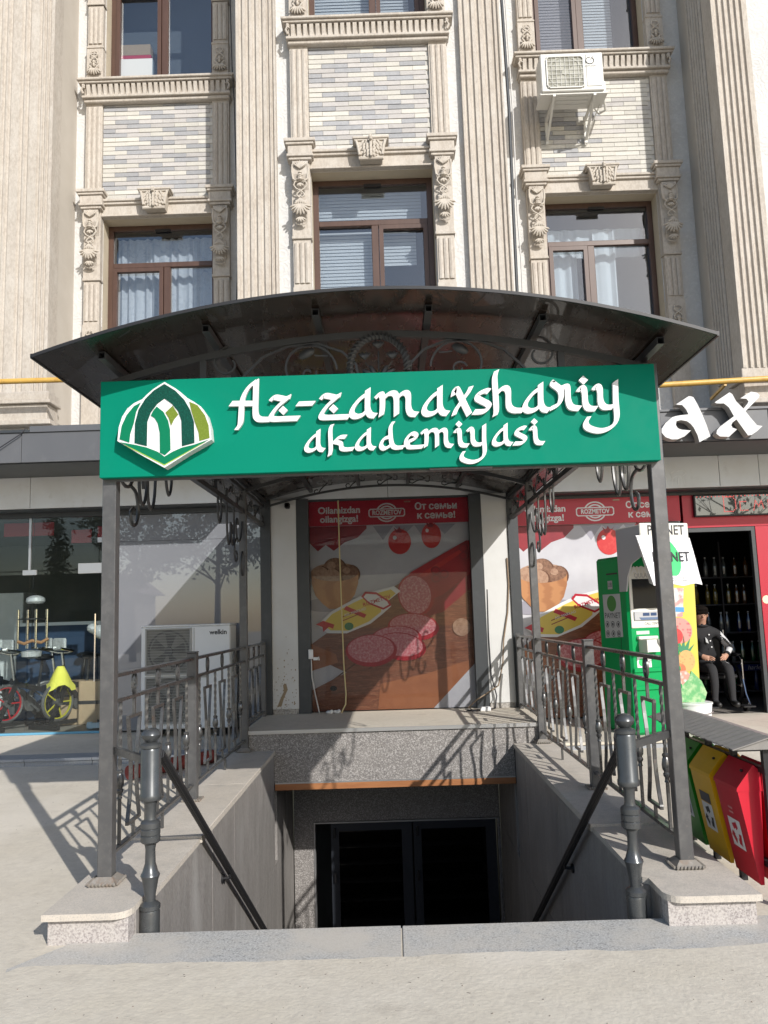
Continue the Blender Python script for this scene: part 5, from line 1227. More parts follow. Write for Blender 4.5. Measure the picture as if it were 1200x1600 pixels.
for i, (x, y) in enumerate(((-.83,10.42),(-.74,10.44))):
    s = MB(); s.ell((x,y,.41), (.045,.03,.022), .2*i, 8, 5); s.ell((x+.03,y-.01,.415), (.025,.025,.028), .5, 7, 5); t = s.build('crumpled_paper', M_white); tag(t, ('crumpled white paper at the foot of the banner, left one', 'crumpled white paper under the end of the yellowish cable')[i], 'paper')
# red roll behind the left railing
t = thing('rolled_mat', 'long dull red rolled mat on the pavement behind the left railing', 'mat', (-2.15,8.6,.09)); p0, p1 = Vector((-2.62,8.10,.155)), Vector((-1.98,8.93,.155))
s = MB(); s.tube([p0,p0.lerp(p1,.35),p0.lerp(p1,.7),p1], .070, 14); s.build('roll', mat('dull_red_fabric', (.22,.035,.025), .8, layers=[('n',9,4,.4,.7,(.13,.02,.015),.7)], bump=[('n',30,4,.4,.01)]), t)
s = MB()
for u in (.25,.75):
    q = p0.lerp(p1,u); d = (p1-p0).normalized()*.012; s.tube([q-d,q+d], .073, 14)
s.build('strap', M_black, t)

# ---------------------------------------------------------------- payment kiosk, built about its front left foot then turned
K_ = thing('payment_kiosk', 'green payment kiosk with a screen, grey hood and white wind-blown cover', 'kiosk', (0,0,0))
M_kg = mat('kiosk_green', (.001,.28,.075), .5, spec=.2, layers=[('n',3,3,.4,.7,(.002,.31,.09),.5),('n',12,5,.56,.72,(.03,.24,.09),.4)]); M_kw = mat('kiosk_ivory', (.66,.645,.58), .5); M_kgrey = mat('kiosk_hood_grey', (.40,.40,.41), .5); M_scr = mat('dark_screen', (.012,.014,.016), .25, spec=.25)
M_tarp = mat('white_tarp', (.78,.78,.79), .3, bump=[('d',9,4,.6,.04)]); M_tgreen = mat('bright_green_print', (.03,.50,.14), .4)
W_, DP, HH = .76, .66, 2.04
s = MB(); s.bbox(0, W_, 0, DP, 0, HH, .03); s.build('body', M_kg, K_)
s = MB(); s.bbox(.03, W_-.03, -.012, -.0005, 1.20, 1.90, .008); bz = s.build('bezel', M_kw, K_)
s = MB(); s.box(.075, .60, -.016, -.0125, 1.42, 1.76); s.build('screen', M_scr, bz)
s = MB(); s.bbox(.07, .70, -.030, -.0125, 1.285, 1.385, .005); s.build('shelf_strip', M_kgrey, bz)
s = MB(); s.box(.20,.30,-.033,-.0305,1.335,1.37); s.box(.32,.41,-.033,-.0305,1.335,1.37); s.build('key', mat('navy_key', (.02,.05,.13), .4), bz)
s = MB(); s.prism([(.14,1.318),(.17,1.29),(.66,1.29),(.66,1.318)], -.034, -.0306); s.build('blue_band', mat('slate_blue_band', (.10,.15,.25), .4), bz)
text('CALL CENTER', .042, M_ink, 'lettering', K_, (.36,-.0135,1.245)); text('PAYNET', .12, M_white, 'lettering', K_, (.24,-.0145,1.86), bold=.003); text('QULAY', .075, M_kgrey, 'lettering', K_, (.24,-.014,1.80), bold=.002)
s = MB(); s.bbox(.10,.40,-.05,-.001,1.07,1.105,.006); s.prism([(-.16,.93),(-.001,.93),(-.001,1.065),(-.06,1.065)], .14, .36, 'x'); s.bbox(.125,.139,-.17,-.001,.925,1.07,.003); s.bbox(.361,.375,-.17,-.001,.925,1.07,.003); s.build('cash_tray', M_kw, K_)
s = MB(); s.bbox(.46,.68,-.03,-.001,.96,1.13,.006); cr = s.build('receipt_slot', M_kw, K_); MB().box(.485,.66,-.034,-.0305,1.06,1.09).build('slot', M_black, cr)
MB().box(.46,.66,-.004,-.0008,1.145,1.185).build('notice', M_kw, K_)
s = MB(); s.box(.10,.30,-.004,-.0008,1.125,1.165); s.build('notice', mat('pale_green_notice', (.45,.60,.48), .5), K_)
for z in (.90,.72,.52): MB().bbox(.02,W_-.02,-.02,-.001,z-.025,z+.025,.008).build('ledge', M_kg, K_)
s = MB(); s.box(.08,.30,-.0245,-.0208,.74,.86) if False else s.box(.08,.30,-.004,-.0008,.75,.87); st = s.build('sticker', M_white, K_); MB().prism(ellipse(.155,.81,.05,.045), -.0055, -.0042).build('green_dot', M_tgreen, st)
text('PAYNET', .05, M_ink, 'lettering', K_, (.245,-.0047,.81), sx=.6)
# side: slot, small label, paper with icons
s = MB(); s.box(-.003,-.0005,.18,.42,1.83,1.85); s.box(-.003,-.0005,.185,.19,.75,1.40); s.build('side_slot', M_black, K_)
s = MB(); s.box(-.0035,-.0005,.30,.40,1.66,1.76); s.build('small_label', M_kgrey, K_); text('UB', .07, M_ink, 'lettering', K_, (-.0042,.35,1.71), (PI/2,0,-PI/2))
s = MB(); s.prism([(.14,1.10),(.52,1.08),(.53,1.60),(.15,1.60)], -.0035, -.0006, 'x'); pp = s.build('side_paper', mat('paper_grey', (.48,.49,.49), .6), K_)
MB().prism([(p[0],p[1]) for p in ellipse(.34,1.49,.10,.095)], -.005, -.0037, 'x').build('green_dot', mat('dull_green_print', (.04,.22,.035), .5), pp)
text('PAYNET', .095, M_ink, 'lettering', K_, (-.0048,.335,1.345), (PI/2,0,-PI/2))
for j in range(2):
    for i in range(3):
        c = (.22+.12*i, 1.245-.11*j); s = MB(); s.tube([(-.005,c[0]+.035*math.cos(t),c[1]+.035*math.sin(t)) for t in [2*PI*q/12 for q in range(12)]], .003, 4, True); s.box(-.006,-.0045,c[0]-.012,c[0]+.012,c[1]-.015,c[1]+.015); s.build('icon', M_ink, pp)
# hood
for a, b_ in ((-.024,-.004),(W_-.07,W_-.05)): MB().prism([(-.36,2.00),(-.36,2.34),(.12,2.34),(.12,1.62),(-.02,1.62),(-.06,1.78),(-.16,1.93)], a, b_, 'x').build('hood_side', M_kgrey, K_)
s = MB(); s.bbox(-.024, W_-.05, -.36, .12, 2.341, 2.356, .003); s.build('hood_top', M_kw, K_)
s = MB(); s.bbox(-.03, W_-.05, -.385, -.362, 2.09, 2.37, .010); s.build('hood_board', M_kw, K_)
text('PAYNET', .155, M_ink, 'lettering', K_, (.36,-.387,2.285), bold=.002)
# flapping tarp: a pleated sheet
s = MB(); nu, nv = 16, 10; v = []
for j in range(nv+1):
    t = j/nv
    for i in range(nu+1):
        u = i/nu; x = -.02-.06*math.sin(t*PI)*0+(-.05+.10*t if u < .01 else 0)*0; xa, xb = -.10+.17*t, W_-.05+.10*t
        x = xa+(xb-xa)*u; y = -.395-.05*t-.004*math.sin(t*4.2)*math.sin(u*9)+.004*math.sin(u*23+t*5)*t
        z = 2.20-.53*t+.03*(1-u)*(1-t)-.012*math.sin(u*13)*t; v.append((x,y,z))
f = [(j*(nu+1)+i,j*(nu+1)+i+1,(j+1)*(nu+1)+i+1,(j+1)*(nu+1)+i) for j in range(nv) for i in range(nu)]
s.add(v, f, True); s.add([(x,y+.012,z) for x,y,z in v], [tuple(reversed(q)) for q in f], True)
# folded left flap
s.add([(-.10,-.395,2.20),(-.02,-.30,2.18),(.10,-.33,1.70),(.07,-.445,1.67)], [(0,1,2,3)]); tp = s.build('cover_sheet', M_tarp, K_)
def on_tarp(u, t):
    xa, xb = -.10+.17*t, W_-.05+.10*t; x = xa+(xb-xa)*u
    return (x, -.395-.05*t-.004*math.sin(t*4.2)*math.sin(u*9)+.004*math.sin(u*23+t*5)*t-.003, 2.20-.53*t+.03*(1-u)*(1-t)-.012*math.sin(u*13)*t)
cc = [on_tarp(.46,.42)]+[on_tarp(.46+.24*r_/3*math.cos(q*PI/12), .42+.40*r_/3*math.sin(q*PI/12)) for r_ in (1,2,3) for q in range(24)]
s = MB(); s.add(cc, [(0,1+q,1+(q+1)%24) for q in range(24)]+[(1+24*r_+q,1+24*(r_+1)+q,1+24*(r_+1)+(q+1)%24,1+24*r_+(q+1)%24) for r_ in (0,1) for q in range(24)], True); s.build('green_disc', M_tgreen, tp)
o = text('PAYNET', .155, M_ink, 'lettering', K_, (.38,-.4265,1.98), (PI/2-.094,0,0), bold=.002); 

for q in range(2):
    s = MB(); s.strip([(.30+.02*i,-.4455-.002*q,1.745-.03*q+.006*(i%2)) for i in range(15)], .003, .007, (0,1,0)); s.build('small_print', M_kgrey, K_)
K_.location = (2.72,9.33,.172); K_.rotation_euler = (0,0,R(16)); K_.scale = (.85,1,1)
# ---------------------------------------------------------------- yellow fruit board
Y_ = thing('juice_board', 'leaning yellow board with printed fruit beside the shop door', 'board', (0,0,0))
M_ybd = mat('yellow_board', (.56,.46,.045), .5, layers=[('n',2,3,.4,.7,(.60,.52,.10),.5)])
s = MB(); s.prism([(0,0),(1.12,0),(1.12,1.62),(1.02,1.70),(0,1.70)], 0, .05); s.build('panel', M_ybd, Y_)
def yl(nm, pts, m_, d=.002): MB().prism(pts, -d-.001, -d).build(nm, m_, Y_)
yl('glass_print', [(.80,1.10),(.95,1.10),(.98,1.46),(.78,1.46)], mat('print_glass', (.62,.62,.60), .4, layers=[('n',14,3,.4,.6,(.55,.08,.08),.7)])); yl('blue_label', [(.82,1.16),(.97,1.16),(.97,1.22),(.82,1.22)], mat('print_blue', (.05,.25,.55), .4), .0035)
yl('pomegranate', ellipse(.90,.93,.16,.16), mat('print_pomegranate', (.46,.05,.07), .45, layers=[('v',20,0,.1,.4,(.66,.28,.24),.8)]), .003); yl('pomegranate', ellipse(.84,.86,.10,.10), P_tom, .0045)
yl('pineapple_leaf', [(.90,.66),(.80,.80),(.88,.72),(.86,.86),(.92,.73),(.95,.88),(.96,.73),(1.03,.84),(1.0,.70),(1.08,.77),(1.0,.64)], P_grn, .003); yl('pineapple', ellipse(.97,.56,.105,.13), mat('print_pineapple', (.52,.20,.08), .5, layers=[('v',26,0,.1,.35,(.62,.36,.12),.8)]), .0045)
for x, z in ((.80,.56),(.88,.46),(.80,.44)): yl('peach', ellipse(x,z,.075,.07), mat('print_peach_%d' % int(z*100+x*10), (.58,.13,.05), .45, layers=[('n',9,3,.45,.65,(.66,.35,.08),.8)]), .006)
yl('ice', [(.72,.26),(1.0,.24),(1.05,.36),(.95,.44),(.75,.42)], mat('print_ice', (.58,.55,.52), .4, layers=[('v',18,0,.15,.5,(.50,.12,.06),.7)]), .0075)
MB().prism([(.68,.06),(1.16,.06),(1.20,.18),(1.14,.32),(1.02,.44),(.98,.34),(.86,.22),(.70,.20)], -.012, .04).build('salad_cutout', mat('print_salad', (.10,.34,.12), .45, layers=[('n',13,4,.42,.6,(.38,.52,.28),.8),('n',6,3,.55,.7,(.55,.62,.50),.6)]), Y_)
Y_.location = (2.63,10.05,.43); Y_.rotation_euler = (R(-4),R(3.2),R(2))
t = thing('white_bucket', 'white tub standing under the leaning yellow board', 'bucket', (3.68,10.1,.172)); s = MB(); s.lathe([(.19,.0),(.20,.01),(.225,.24),(.235,.245),(.235,.262),(.222,.262)], (3.66,10.12,.172), 24); s.build('tub', M_white, t); s = MB(); s.tube([(3.66+.232*math.cos(a), 10.12+.232*math.sin(a), .34-.03*abs(math.sin(a))) for a in [-2.6+2.1*k/10 for k in range(11)]], .006, 6); s.build('handle', M_alu, t)

# ---------------------------------------------------------------- rack of street bins
RK = thing('bin_shelter', 'black post rack with a small grey gable roof over coloured bins', 'shelter', (2.0,5.1,0))
s = MB()
for y in (4.52,4.94,5.32,5.72): s.bar((2.005,y,0),(2.005,y,.86),.036,.036,(0,1,0))
s.bar((2.005,4.5,.20),(2.005,5.74,.20),.03,.03); s.bar((2.005,4.5,.70),(2.005,5.74,.70),.03,.03)
for y in (4.52,4.94,5.32,5.72): s.bar((1.83,y,.825),(2.18,y,.825),.03,.03); 
s.build('rack', M_black, RK)
M_rf = mat('dusty_roof_metal', (.21,.20,.19), .5, .2, layers=[('n',20,4,.4,.7,(.28,.265,.245),.6)])
for sg in (-1,1):
    s = MB(); n_ = 34; y0, y1 = 4.44, 5.88; v = []
    for i in range(n_+1):
        y = y0+(y1-y0)*i/n_; rz = .004 if i % 2 else 0
        v += [(2.005+sg*.205,y,.832+rz),(2.005,y,.893+rz),(2.005+sg*.205,y,.826+rz),(2.005,y,.887+rz)]
    f = []
    for i in range(n_): a = 4*i; f += [(a,a+1,a+5,a+4),(a+2,a+6,a+7,a+3),(a,a+4,a+6,a+2)]
    s.add(v, f+[(0,2,3,1),(4*n_,4*n_+1,4*n_+3,4*n_+2)]); s.build('roof_sheet', M_rf, RK)
s = MB(); s.prism([(1.81,.825),(2.20,.825),(2.005,.884)], 4.46, 4.47); s.build('gable', M_rf, RK)
def bin_(y, c, lab, sg, nm):
    w_ = .315; t = thing('waste_bin', lab, 'bin', (2.0,y,.09), 'coloured waste bins on the rack'); X = lambda u: 2.005-sg*(.135-u)
    m_ = mat(nm, c, .38, layers=[('n',7,4,.45,.75,tuple(q*.8 for q in c),.4)])
    s = MB(); s.prism([(X(0),.58),(X(.085),.09),(X(.105),.09),(X(.13),.58)], y, y+w_); b_ = s.build('body', m_, t)
    s = MB(); s.prism([(X(-.006),.581),(X(-.004),.600),(X(.095),.722),(X(.13),.69),(X(.133),.581)], y-.004, y+w_+.004); s.build('hood', m_, t)
    s = MB(); s.ell((X(.055),y+.06,.682), (.010,.010,.008)); s.build('rivet', M_black, t)
    # sticker with a recycling mark on the slanting face
    def F(u, z, d): return (X(.085*(.58-z)/.49)-sg*d, y+u, z)
    st = MB(); st.add([F(.085,.24,.0015),F(.245,.24,.0015),F(.245,.40,.0015),F(.085,.40,.0015)], [(0,1,2,3)]); so_ = st.build('sticker', M_white, t)
    mk = MB(); 
    for k in range(3):
        a = k*2*PI/3+PI/2; cu, cz = .165, .315
        P2 = lambda r_, b2: F(cu+r_*math.cos(a+b2), cz+r_*1.05*math.sin(a+b2), .003)
        mk.add([P2(.062,-.62),P2(.066,.25),P2(.034,.25),P2(.030,-.75)], [(0,1,2,3)]); mk.add([P2(.078,.25),P2(.050,.78),P2(.020,.25)], [(0,1,2)])
    mk.build('recycling_mark', m_ if nm.startswith('red') else M_ink, so_)
    if nm.startswith('yellow'):
        st = MB(); st.add([F(.085,.405,.0015),F(.245,.405,.0015),F(.245,.465,.0015),F(.085,.465,.0015)], [(0,1,2,3)]); st.build('dark_label', mat('label_ink', (.06,.055,.07), .5), t)
    elif nm.startswith('red'):
        st = MB()
        for a in (.43,.455): st.add([F(.14,a,.0015),F(.20,a,.0015),F(.20,a+.012,.0015),F(.14,a+.012,.0015)], [(0,1,2,3)])
        st.build('faded_lettering', mat('faded_pink', (.55,.22,.22), .5), t)
    return t
for sg, fx in ((1,'on the stair side'),(-1,'on the far side')):
    bin_(4.595, (.50,.004,.022), f'red waste bin {fx} of the rack, nearest the camera', sg, 'red_bin_paint'+('' if sg > 0 else '_far'))
    bin_(4.985, (.72,.40,.005), f'yellow waste bin {fx} of the rack, behind the red one', sg, 'yellow_bin_paint'+('' if sg > 0 else '_far'))
    bin_(5.365, (.01,.22,.012), f'green waste bin {fx} of the rack, farthest back', sg, 'green_bin_paint'+('' if sg > 0 else '_far'))

# chalk scribble on the white band by the right end of the name board
t = MB()
for L_ in ([(3.78,3.20),(3.80,3.30),(3.86,3.33),(3.93,3.32),(3.95,3.21)],[(3.80,3.30),(3.77,3.36),(3.82,3.39)],[(3.86,3.33),(3.87,3.20)],[(3.93,3.32),(3.98,3.36),(3.93,3.40),(3.86,3.39)]): t.strip([(p[0],10.5775,p[1]) for p in L_], .003, .008, (0,1,0))
t.build('chalk_drawing', M_white, B)
# ================================================================ exercise machines behind the gym glass
M_plas = mat('grey_machine_plastic', (.50,.51,.52), .4); M_yelc = mat('yellow_cloth', (.70,.66,.09), .8, bump=[('d',9,3,.5,.03)]); M_wrap = mat('plastic_wrap', (.42,.43,.44), .22, coat=.5, bump=[('d',14,3,.7,.03)])
def bike(loc, rz, acc, label, cover=None):
    t = thing('exercise_bike', label, 'exercise bike', (0,0,0), 'exercise bikes behind the gym glass'); ma = mat('bike_accent_%d' % int(abs(loc[0])*100), acc, .4)
    s = MB(); s.bar((-.28,-.48,.04),(.28,-.48,.04),.07,.06); s.bar((-.26,.50,.04),(.26,.50,.04),.07,.06); s.bar((0,-.48,.07),(0,.50,.07),.05,.05)
    s.bar((0,.42,.08),(0,-.05,.52),.06,.08); s.bar((0,-.40,.09),(0,-.10,.66),.06,.07); s.bar((0,-.10,.62),(0,.28,.52),.06,.07); s.build('frame', M_black, t)
    s = MB(); s.tube([(0,-.26+.25*math.cos(2*PI*k/26),.36+.25*math.sin(2*PI*k/26)) for k in range(26)], .024, 8, True); s.lathe([(.05,-.05),(.05,.05)], (0,-.26,.36), 12, 'x'); s.build('flywheel', M_steel, t)
    s = MB()
    for k in range(5):
        a = k*2*PI/5; s.bar((0,-.26,.36),(0,-.26+.235*math.cos(a),.36+.235*math.sin(a)),.012,.018)
    s.lathe([(.235,-.012),(.235,.012),(.217,.012),(.217,-.012)], (0,-.26,.36), 24, 'x', True, True); s.build('spokes', ma, t)
    for x in (-.07,.07): MB().bar((x,-.26,.36),(x*.7,-.14,.70),.02,.05).build('fork', M_black, t)
    s = MB(); s.tube([(0,-.14,.68),(0,-.20,1.06)], .022, 10); s.tube([(-.24,-.42,1.12),(-.24,-.22,1.08),(-.10,-.18,1.05),(.10,-.18,1.05),(.24,-.22,1.08),(.24,-.42,1.12)], .018, 8); s.build('handlebar', M_chrome, t)
    s = MB(); s.bbox(-.13,.13,-.27,-.22,1.08,1.26,.02); s.build('console', M_wrap, t)
    s = MB(); s.tube([(0,.24,.50),(0,.30,.95)], .02, 10); s.ell((0,.32,.98), (.12,.16,.05)); s.build('saddle', M_black, t)
    s = MB(); s.lathe([(.10,-.03),(.10,.03)], (0,.10,.32), 18, 'x'); s.bar((.05,.10,.32),(.05,.22,.22),.02,.03); s.bar((-.05,.10,.32),(-.05,-.02,.42),.02,.03); s.bbox(.05,.15,.18,.28,.20,.225,.004); s.bbox(-.15,-.05,-.06,.04,.41,.435,.004); s.build('crank', M_steel, t)
    if cover:
        s = MB(); v = []; f = []; n_ = 16
        for j, (z, rx, ry) in enumerate(((.86,.04,.05),(.76,.10,.10),(.64,.14,.15),(.56,.19,.20))):
            for k in range(n_):
                a = 2*PI*k/n_; w_ = 1+.12*math.sin(a*5+j)*(j/3); v.append((rx*w_*math.cos(a), -.22+ry*w_*math.sin(a), z-.05*(j == 3)*math.sin(a*3)))
        for j in range(3):
            for k in range(n_): f.append((j*n_+k,j*n_+(k+1)%n_,(j+1)*n_+(k+1)%n_,(j+1)*n_+k))
        s.add(v, f, True); s.build('yellow_cloth', cover, t)
    t.location = loc; t.rotation_euler = (0,0,R(rz)); return t
bike((-4.66,11.85,.168), -28, (.40,.36,.03), 'black exercise bike with yellow spokes and a yellow cloth over its frame', M_yelc)
bike((-5.36,11.80,.168), -32, (.36,.012,.02), 'black exercise bike with red spokes at the left edge of the gym window')
bike((-4.22,12.45,.168), 20, (.5,.5,.5), 'exercise bike with plain grey spokes, farthest from the glass')
bike((-5.95,12.5,.168), -15, (.1,.1,.1), 'dark exercise bike behind the one with red spokes')
bike((-4.98,12.35,.168), -50, (.12,.12,.12), 'dark exercise bike turned sideways between the red and the yellow one')
# cross trainer nose at the post
t = thing('treadmill', 'pale blue treadmill with a rounded motor cover behind the gym glass', 'treadmill', (-3.6,11.5,.168))
s = MB(); s.bbox(-4.02,-2.6,11.30,11.95,.20,.28,.02); s.build('deck', M_black, t)
s = MB(); s.prism([(-4.03,.21),(-4.03,.40),(-3.99,.60),(-3.90,.76),(-3.80,.84),(-3.66,.86),(-3.62,.80),(-3.76,.74),(-3.86,.60),(-3.90,.42),(-3.90,.21)], 11.32, 11.46); s.build('side_cover', mat('pale_blue_plastic', (.42,.52,.62), .35), t)
s = MB(); s.prism([(-3.895,.21),(-3.895,.42),(-3.85,.60),(-3.76,.735),(-3.62,.78),(-3.3,.60),(-3.3,.21)], 11.34, 11.9); s.build('motor_cover', M_plas if False else M_black, t)
s = MB(); s.bar((-4.22,11.36,.22),(-3.95,11.36,.235),.10,.07); s.lathe([(.05,-.03),(.05,.03)], (-4.22,11.36,.222), 14, 'x'); s.build('foot', MATS['pale_blue_plastic'], t)
s = MB(); s.tube([(-3.9,11.4,.8),(-4.0,11.42,1.1),(-4.08,11.45,1.42)], .025, 10); s.build('upright', M_chrome, t)
s = MB(); v = []
for (x, y, z, r_) in ((-4.12,11.46,1.50,.13),(-4.0,11.48,1.53,.12),(-4.23,11.45,1.55,.09)): s.ell((x,y,z), (r_,.09,r_*.8), .3, 10, 6)
s.build('wrapped_console', M_wrap, t)
t = thing('wind_chime', 'wind chime of four chrome tubes hanging inside the gym glass', 'wind chime', (-5.1,11.3,1.3))
s = MB(); s.lathe([(.02,0),(.10,.0),(.13,.03),(.12,.08),(.07,.11),(.01,.12)], (-4.99,11.3,1.92), 16); s.build('cap', M_wrap, t)
for x, y in ((-5.21,11.26),(-5.13,11.38),(-4.95,11.24),(-4.85,11.36)): MB().tube([(x,y,1.30),(x,y,1.84)], .019, 10).build('tube', M_chrome, t)
s = MB(); s.tube([(-5.03,11.3,1.92),(-5.03,11.3,1.2)], .006, 6); s.lathe([(.16,0),(.16,.02)], (-5.03,11.3,1.70), 18); s.build('striker', M_black, t)
s = MB(); s.lathe([(.03,0),(.13,.03),(.14,.10),(.05,.12)], (-5.03,11.3,1.16), 14); s.build('wrapped_sail', M_wrap, t)
for x, z, m_ in ((-5.12,1.38,'rope_a'),): s = MB(); s.tube([(-5.2,11.25,1.40),(-5.1,11.22,1.37),(-5.0,11.24,1.41),(-4.88,11.25,1.38),(-4.8,11.3,1.43)], .022, 8); s.build('rope', mat('brown_rope', (.30,.16,.08), .9), t)
MB().tube([(-5.03,11.3,2.04),(-5.03,11.3,3.1)], .003, 5).build('cord', M_ink, t)

# ================================================================ seated young man and wheelchair
WC = thing('wheelchair', 'black wheelchair with chrome tubes just inside the shop doorway', 'wheelchair', (4.5,11.6,.168))
s = MB(); s.bbox(4.24,4.78,11.42,11.88,.60,.66,.02); s.build('seat', M_black, WC)
s = MB(); s.bbox(4.25,4.77,11.90,11.95,.68,1.15,.02); s.build('backrest', M_black, WC)
s = MB()
for x in (4.19,4.83):
    s.tube([(x,11.93,1.25),(x,11.93,.50),(x,11.45,.50),(x,11.38,.62),(x,11.38,.86),(x,11.44,.90),(x,11.80,.90),(x,11.93,.90)], .015, 8); s.tube([(x,11.40,.62),(x,11.33,.40),(x,11.22,.26)], .014, 8)
s.build('frame', M_chrome, WC)
for x in (4.19,4.83):
    MB().bbox(x-.035,x+.035,11.46,11.82,.905,.94,.012).build('armrest', M_black, WC)
    sg = -1 if x < 4.5 else 1
    w_ = MB().lathe([(.28,-.018),(.31,-.018),(.31,.018),(.28,.018)], (x+sg*.05,11.86,.485), 28, 'x', True, True).build('wheel', M_black, WC)
    s = MB(); s.lathe([(.028,-.03),(.028,.03)], (x+sg*.05,11.86,.485), 10, 'x')
    for k in range(8): a = k*PI/4; s.bar((x+sg*.05,11.86,.485),(x+sg*.05,11.86+.28*math.cos(a),.485+.28*math.sin(a)),.005,.005)
    s.build('spokes', M_chrome, w_)
    MB().lathe([(.04,-.02),(.085,-.02),(.085,.02),(.04,.02)], (x,11.36,.255), 18, 'x').build('caster', M_black, WC)
    MB().bbox(x+(-.0 if sg < 0 else -.16),x+(.16 if sg < 0 else .0),11.06,11.26,.255,.275,.005).build('footrest', M_black, WC)
PE = thing('person', 'young man in a black varsity jacket with white sleeves sitting in the wheelchair, looking down', 'person', (4.47,11.6,.168))
V, E_, RD = [], [], []
def pv(p, r_, par=None):
    V.append(p); RD.append(r_)
    if par is not None: E_.append((par, len(V)-1))
    return len(V)-1
pel = pv((4.48,11.72,.80),.145); wa = pv((4.47,11.72,.95),.128,pel); ch = pv((4.45,11.69,1.13),.145,wa); uc = pv((4.43,11.66,1.25),.115,ch); nk = pv((4.415,11.63,1.335),.055,uc)
hb = pv((4.405,11.60,1.41),.072,nk); hm = pv((4.40,11.585,1.48),.088,hb); ht = pv((4.40,11.59,1.55),.070,hm)
def arm(sh, el, wr, hand, fdir):
    a = pv(sh,.070,uc); b_ = pv(tuple((Vector(sh)+Vector(el))/2),.058,a); c = pv(el,.050,b_); d = pv(tuple((Vector(el)+Vector(wr))/2),.043,c); e = pv(wr,.031,d); h_ = pv(hand,.038,e)
    D_ = Vector(fdir).normalized(); S_ = D_.cross(Vector((0,-1,0))).normalized()
    for k, L_ in enumerate((.075,.085,.08,.062)):
        o_ = S_*(.022*(k-1.5)); p1 = Vector(hand)+D_*.045+o_; p2 = p1+D_*L_*.55; p3 = p2+(D_+Vector((0,.6,-.2))).normalized()*L_*.45
        i1 = pv(tuple(p1),.0105,h_); i2 = pv(tuple(p2),.0095,i1); pv(tuple(p3),.008,i2)
    p1 = Vector(hand)+S_*.035+D_*.0; p2 = p1+(S_*.5+D_).normalized()*.04; i1 = pv(tuple(p1),.013,h_); pv(tuple(p2),.010,i1)
arm((4.62,11.66,1.22),(4.76,11.56,1.02),(4.64,11.41,.925),(4.60,11.375,.90),(-.5,-.5,-.25))
arm((4.25,11.66,1.22),(4.18,11.55,1.01),(4.30,11.40,.92),(4.345,11.375,.90),(.5,-.5,-.25))
for sx, kx, fx in ((-1,4.38,4.36),(1,4.60,4.60)):
    h_ = pv((4.48+sx*.10,11.68,.755),.105,pel); m_ = pv((kx+.0,11.50,.765),.092,h_); k_ = pv((kx,11.28,.755),.070,m_); sh_ = pv((kx,11.24,.56),.060,k_); an = pv((fx,11.22,.345),.042,sh_); he = pv((fx,11.19,.305),.045,an); pv((fx,11.05,.292),.040,he)
me = bpy.data.meshes.new('body'); me.from_pydata(V, E_, []); ob = bpy.data.objects.new('body', me); COL.objects.link(ob)
md = ob.modifiers.new('skin', 'SKIN'); md.use_smooth_shade = True; sl = me.skin_vertices[0].data
for i, r_ in enumerate(RD): sl[i].radius = (r_, r_)
sl[0].use_root = True
ob.modifiers.new('sub', 'SUBSURF').levels = 2
bpy.context.view_layer.update()
bme = bpy.data.meshes.new_from_object(ob.evaluated_get(bpy.context.evaluated_depsgraph_get())); bpy.data.objects.remove(ob); bme.name = 'body'
M_skin = mat('skin', (.42,.235,.16), .55); M_blk = mat('black_cloth', (.014,.014,.016), .85); M_slv = mat('white_sleeve', (.52,.52,.53), .7); M_trs = mat('dark_trousers', (.02,.02,.022), .9); M_hair = mat('dark_hair', (.008,.006,.005), .95, spec=.1); M_shoe = mat('black_shoes', (.012,.012,.012), .5)
bme.materials.clear()
for m_ in (M_blk, M_skin, M_slv, M_trs, M_shoe): bme.materials.append(m_)
for p in bme.polygons:
    c = p.center; i = 0; p.use_smooth = True
    if c.z > 1.345: i = 1
    elif c.z < .335 and c.y < 11.3: i = 4
    elif min((c-Vector(q)).length for q in ((4.575,11.345,.89),(4.37,11.345,.89))) < .088 and c.z > .862: i = 1
    elif c.x > 4.655 and c.z > .80: i = 2
    elif c.x > 4.62 and c.y < 11.50 and c.z > .82: i = 2
    elif c.x < 4.23 and c.z > .80: i = 2
    elif c.z < .90: i = 3
    p.material_index = i
bo = place('body', bme, PE); bo.location = -Vector(PE.location)
# face
def ppart(nm, mb, m_, par=None): return mb.build(nm, m_, par or PE)
s = MB(); s.ell((4.395,11.507,1.455), (.014,.024,.024)); ppart('nose', s, M_skin)
for sx in (-1,1):
    s = MB(); s.ell((4.398+sx*.033,11.508,1.474), (.013,.006,.0035)); ppart('eye', s, M_ink)
    s = MB(); s.ell((4.40+sx*.087,11.59,1.47), (.012,.022,.032)); ppart('ear', s, M_skin)
s = MB(); s.ell((4.395,11.515,1.415), (.024,.008,.006)); ppart('mouth', s, mat('lips', (.30,.12,.10), .6))
s = MB(); s.ell((4.402,11.612,1.525), (.110,.112,.092), 0, 16, 8); s.ell((4.40,11.548,1.553), (.094,.068,.05), 0, 12, 6)
for k in range(9): s.ell((4.335+.0165*k,11.500+.004*abs(k-4),1.522-.006*(k%2)), (.014,.016,.034), (k-4)*.06, 6, 4)
ppart('hair', s, M_hair)
s = MB(); s.tube([(4.415+.075*math.cos(a), 11.63+.075*math.sin(a), 1.315-.01*math.sin(a)) for a in [2*PI*k/14 for k in range(14)]], .016, 7, True); ppart('collar', s, M_blk)
for k in range(3): s = MB(); s.ell((4.475+.012*k,11.545-.0*k,1.20-.085*k), (.011,.007,.011)); ppart('jacket_button', s, M_white)
s = MB(); s.prism([(4.42,1.17),(4.45,1.13),(4.46,1.08),(4.425,1.10)], 11.540, 11.546); ppart('chest_patch', s, MATS['paper_grey'])
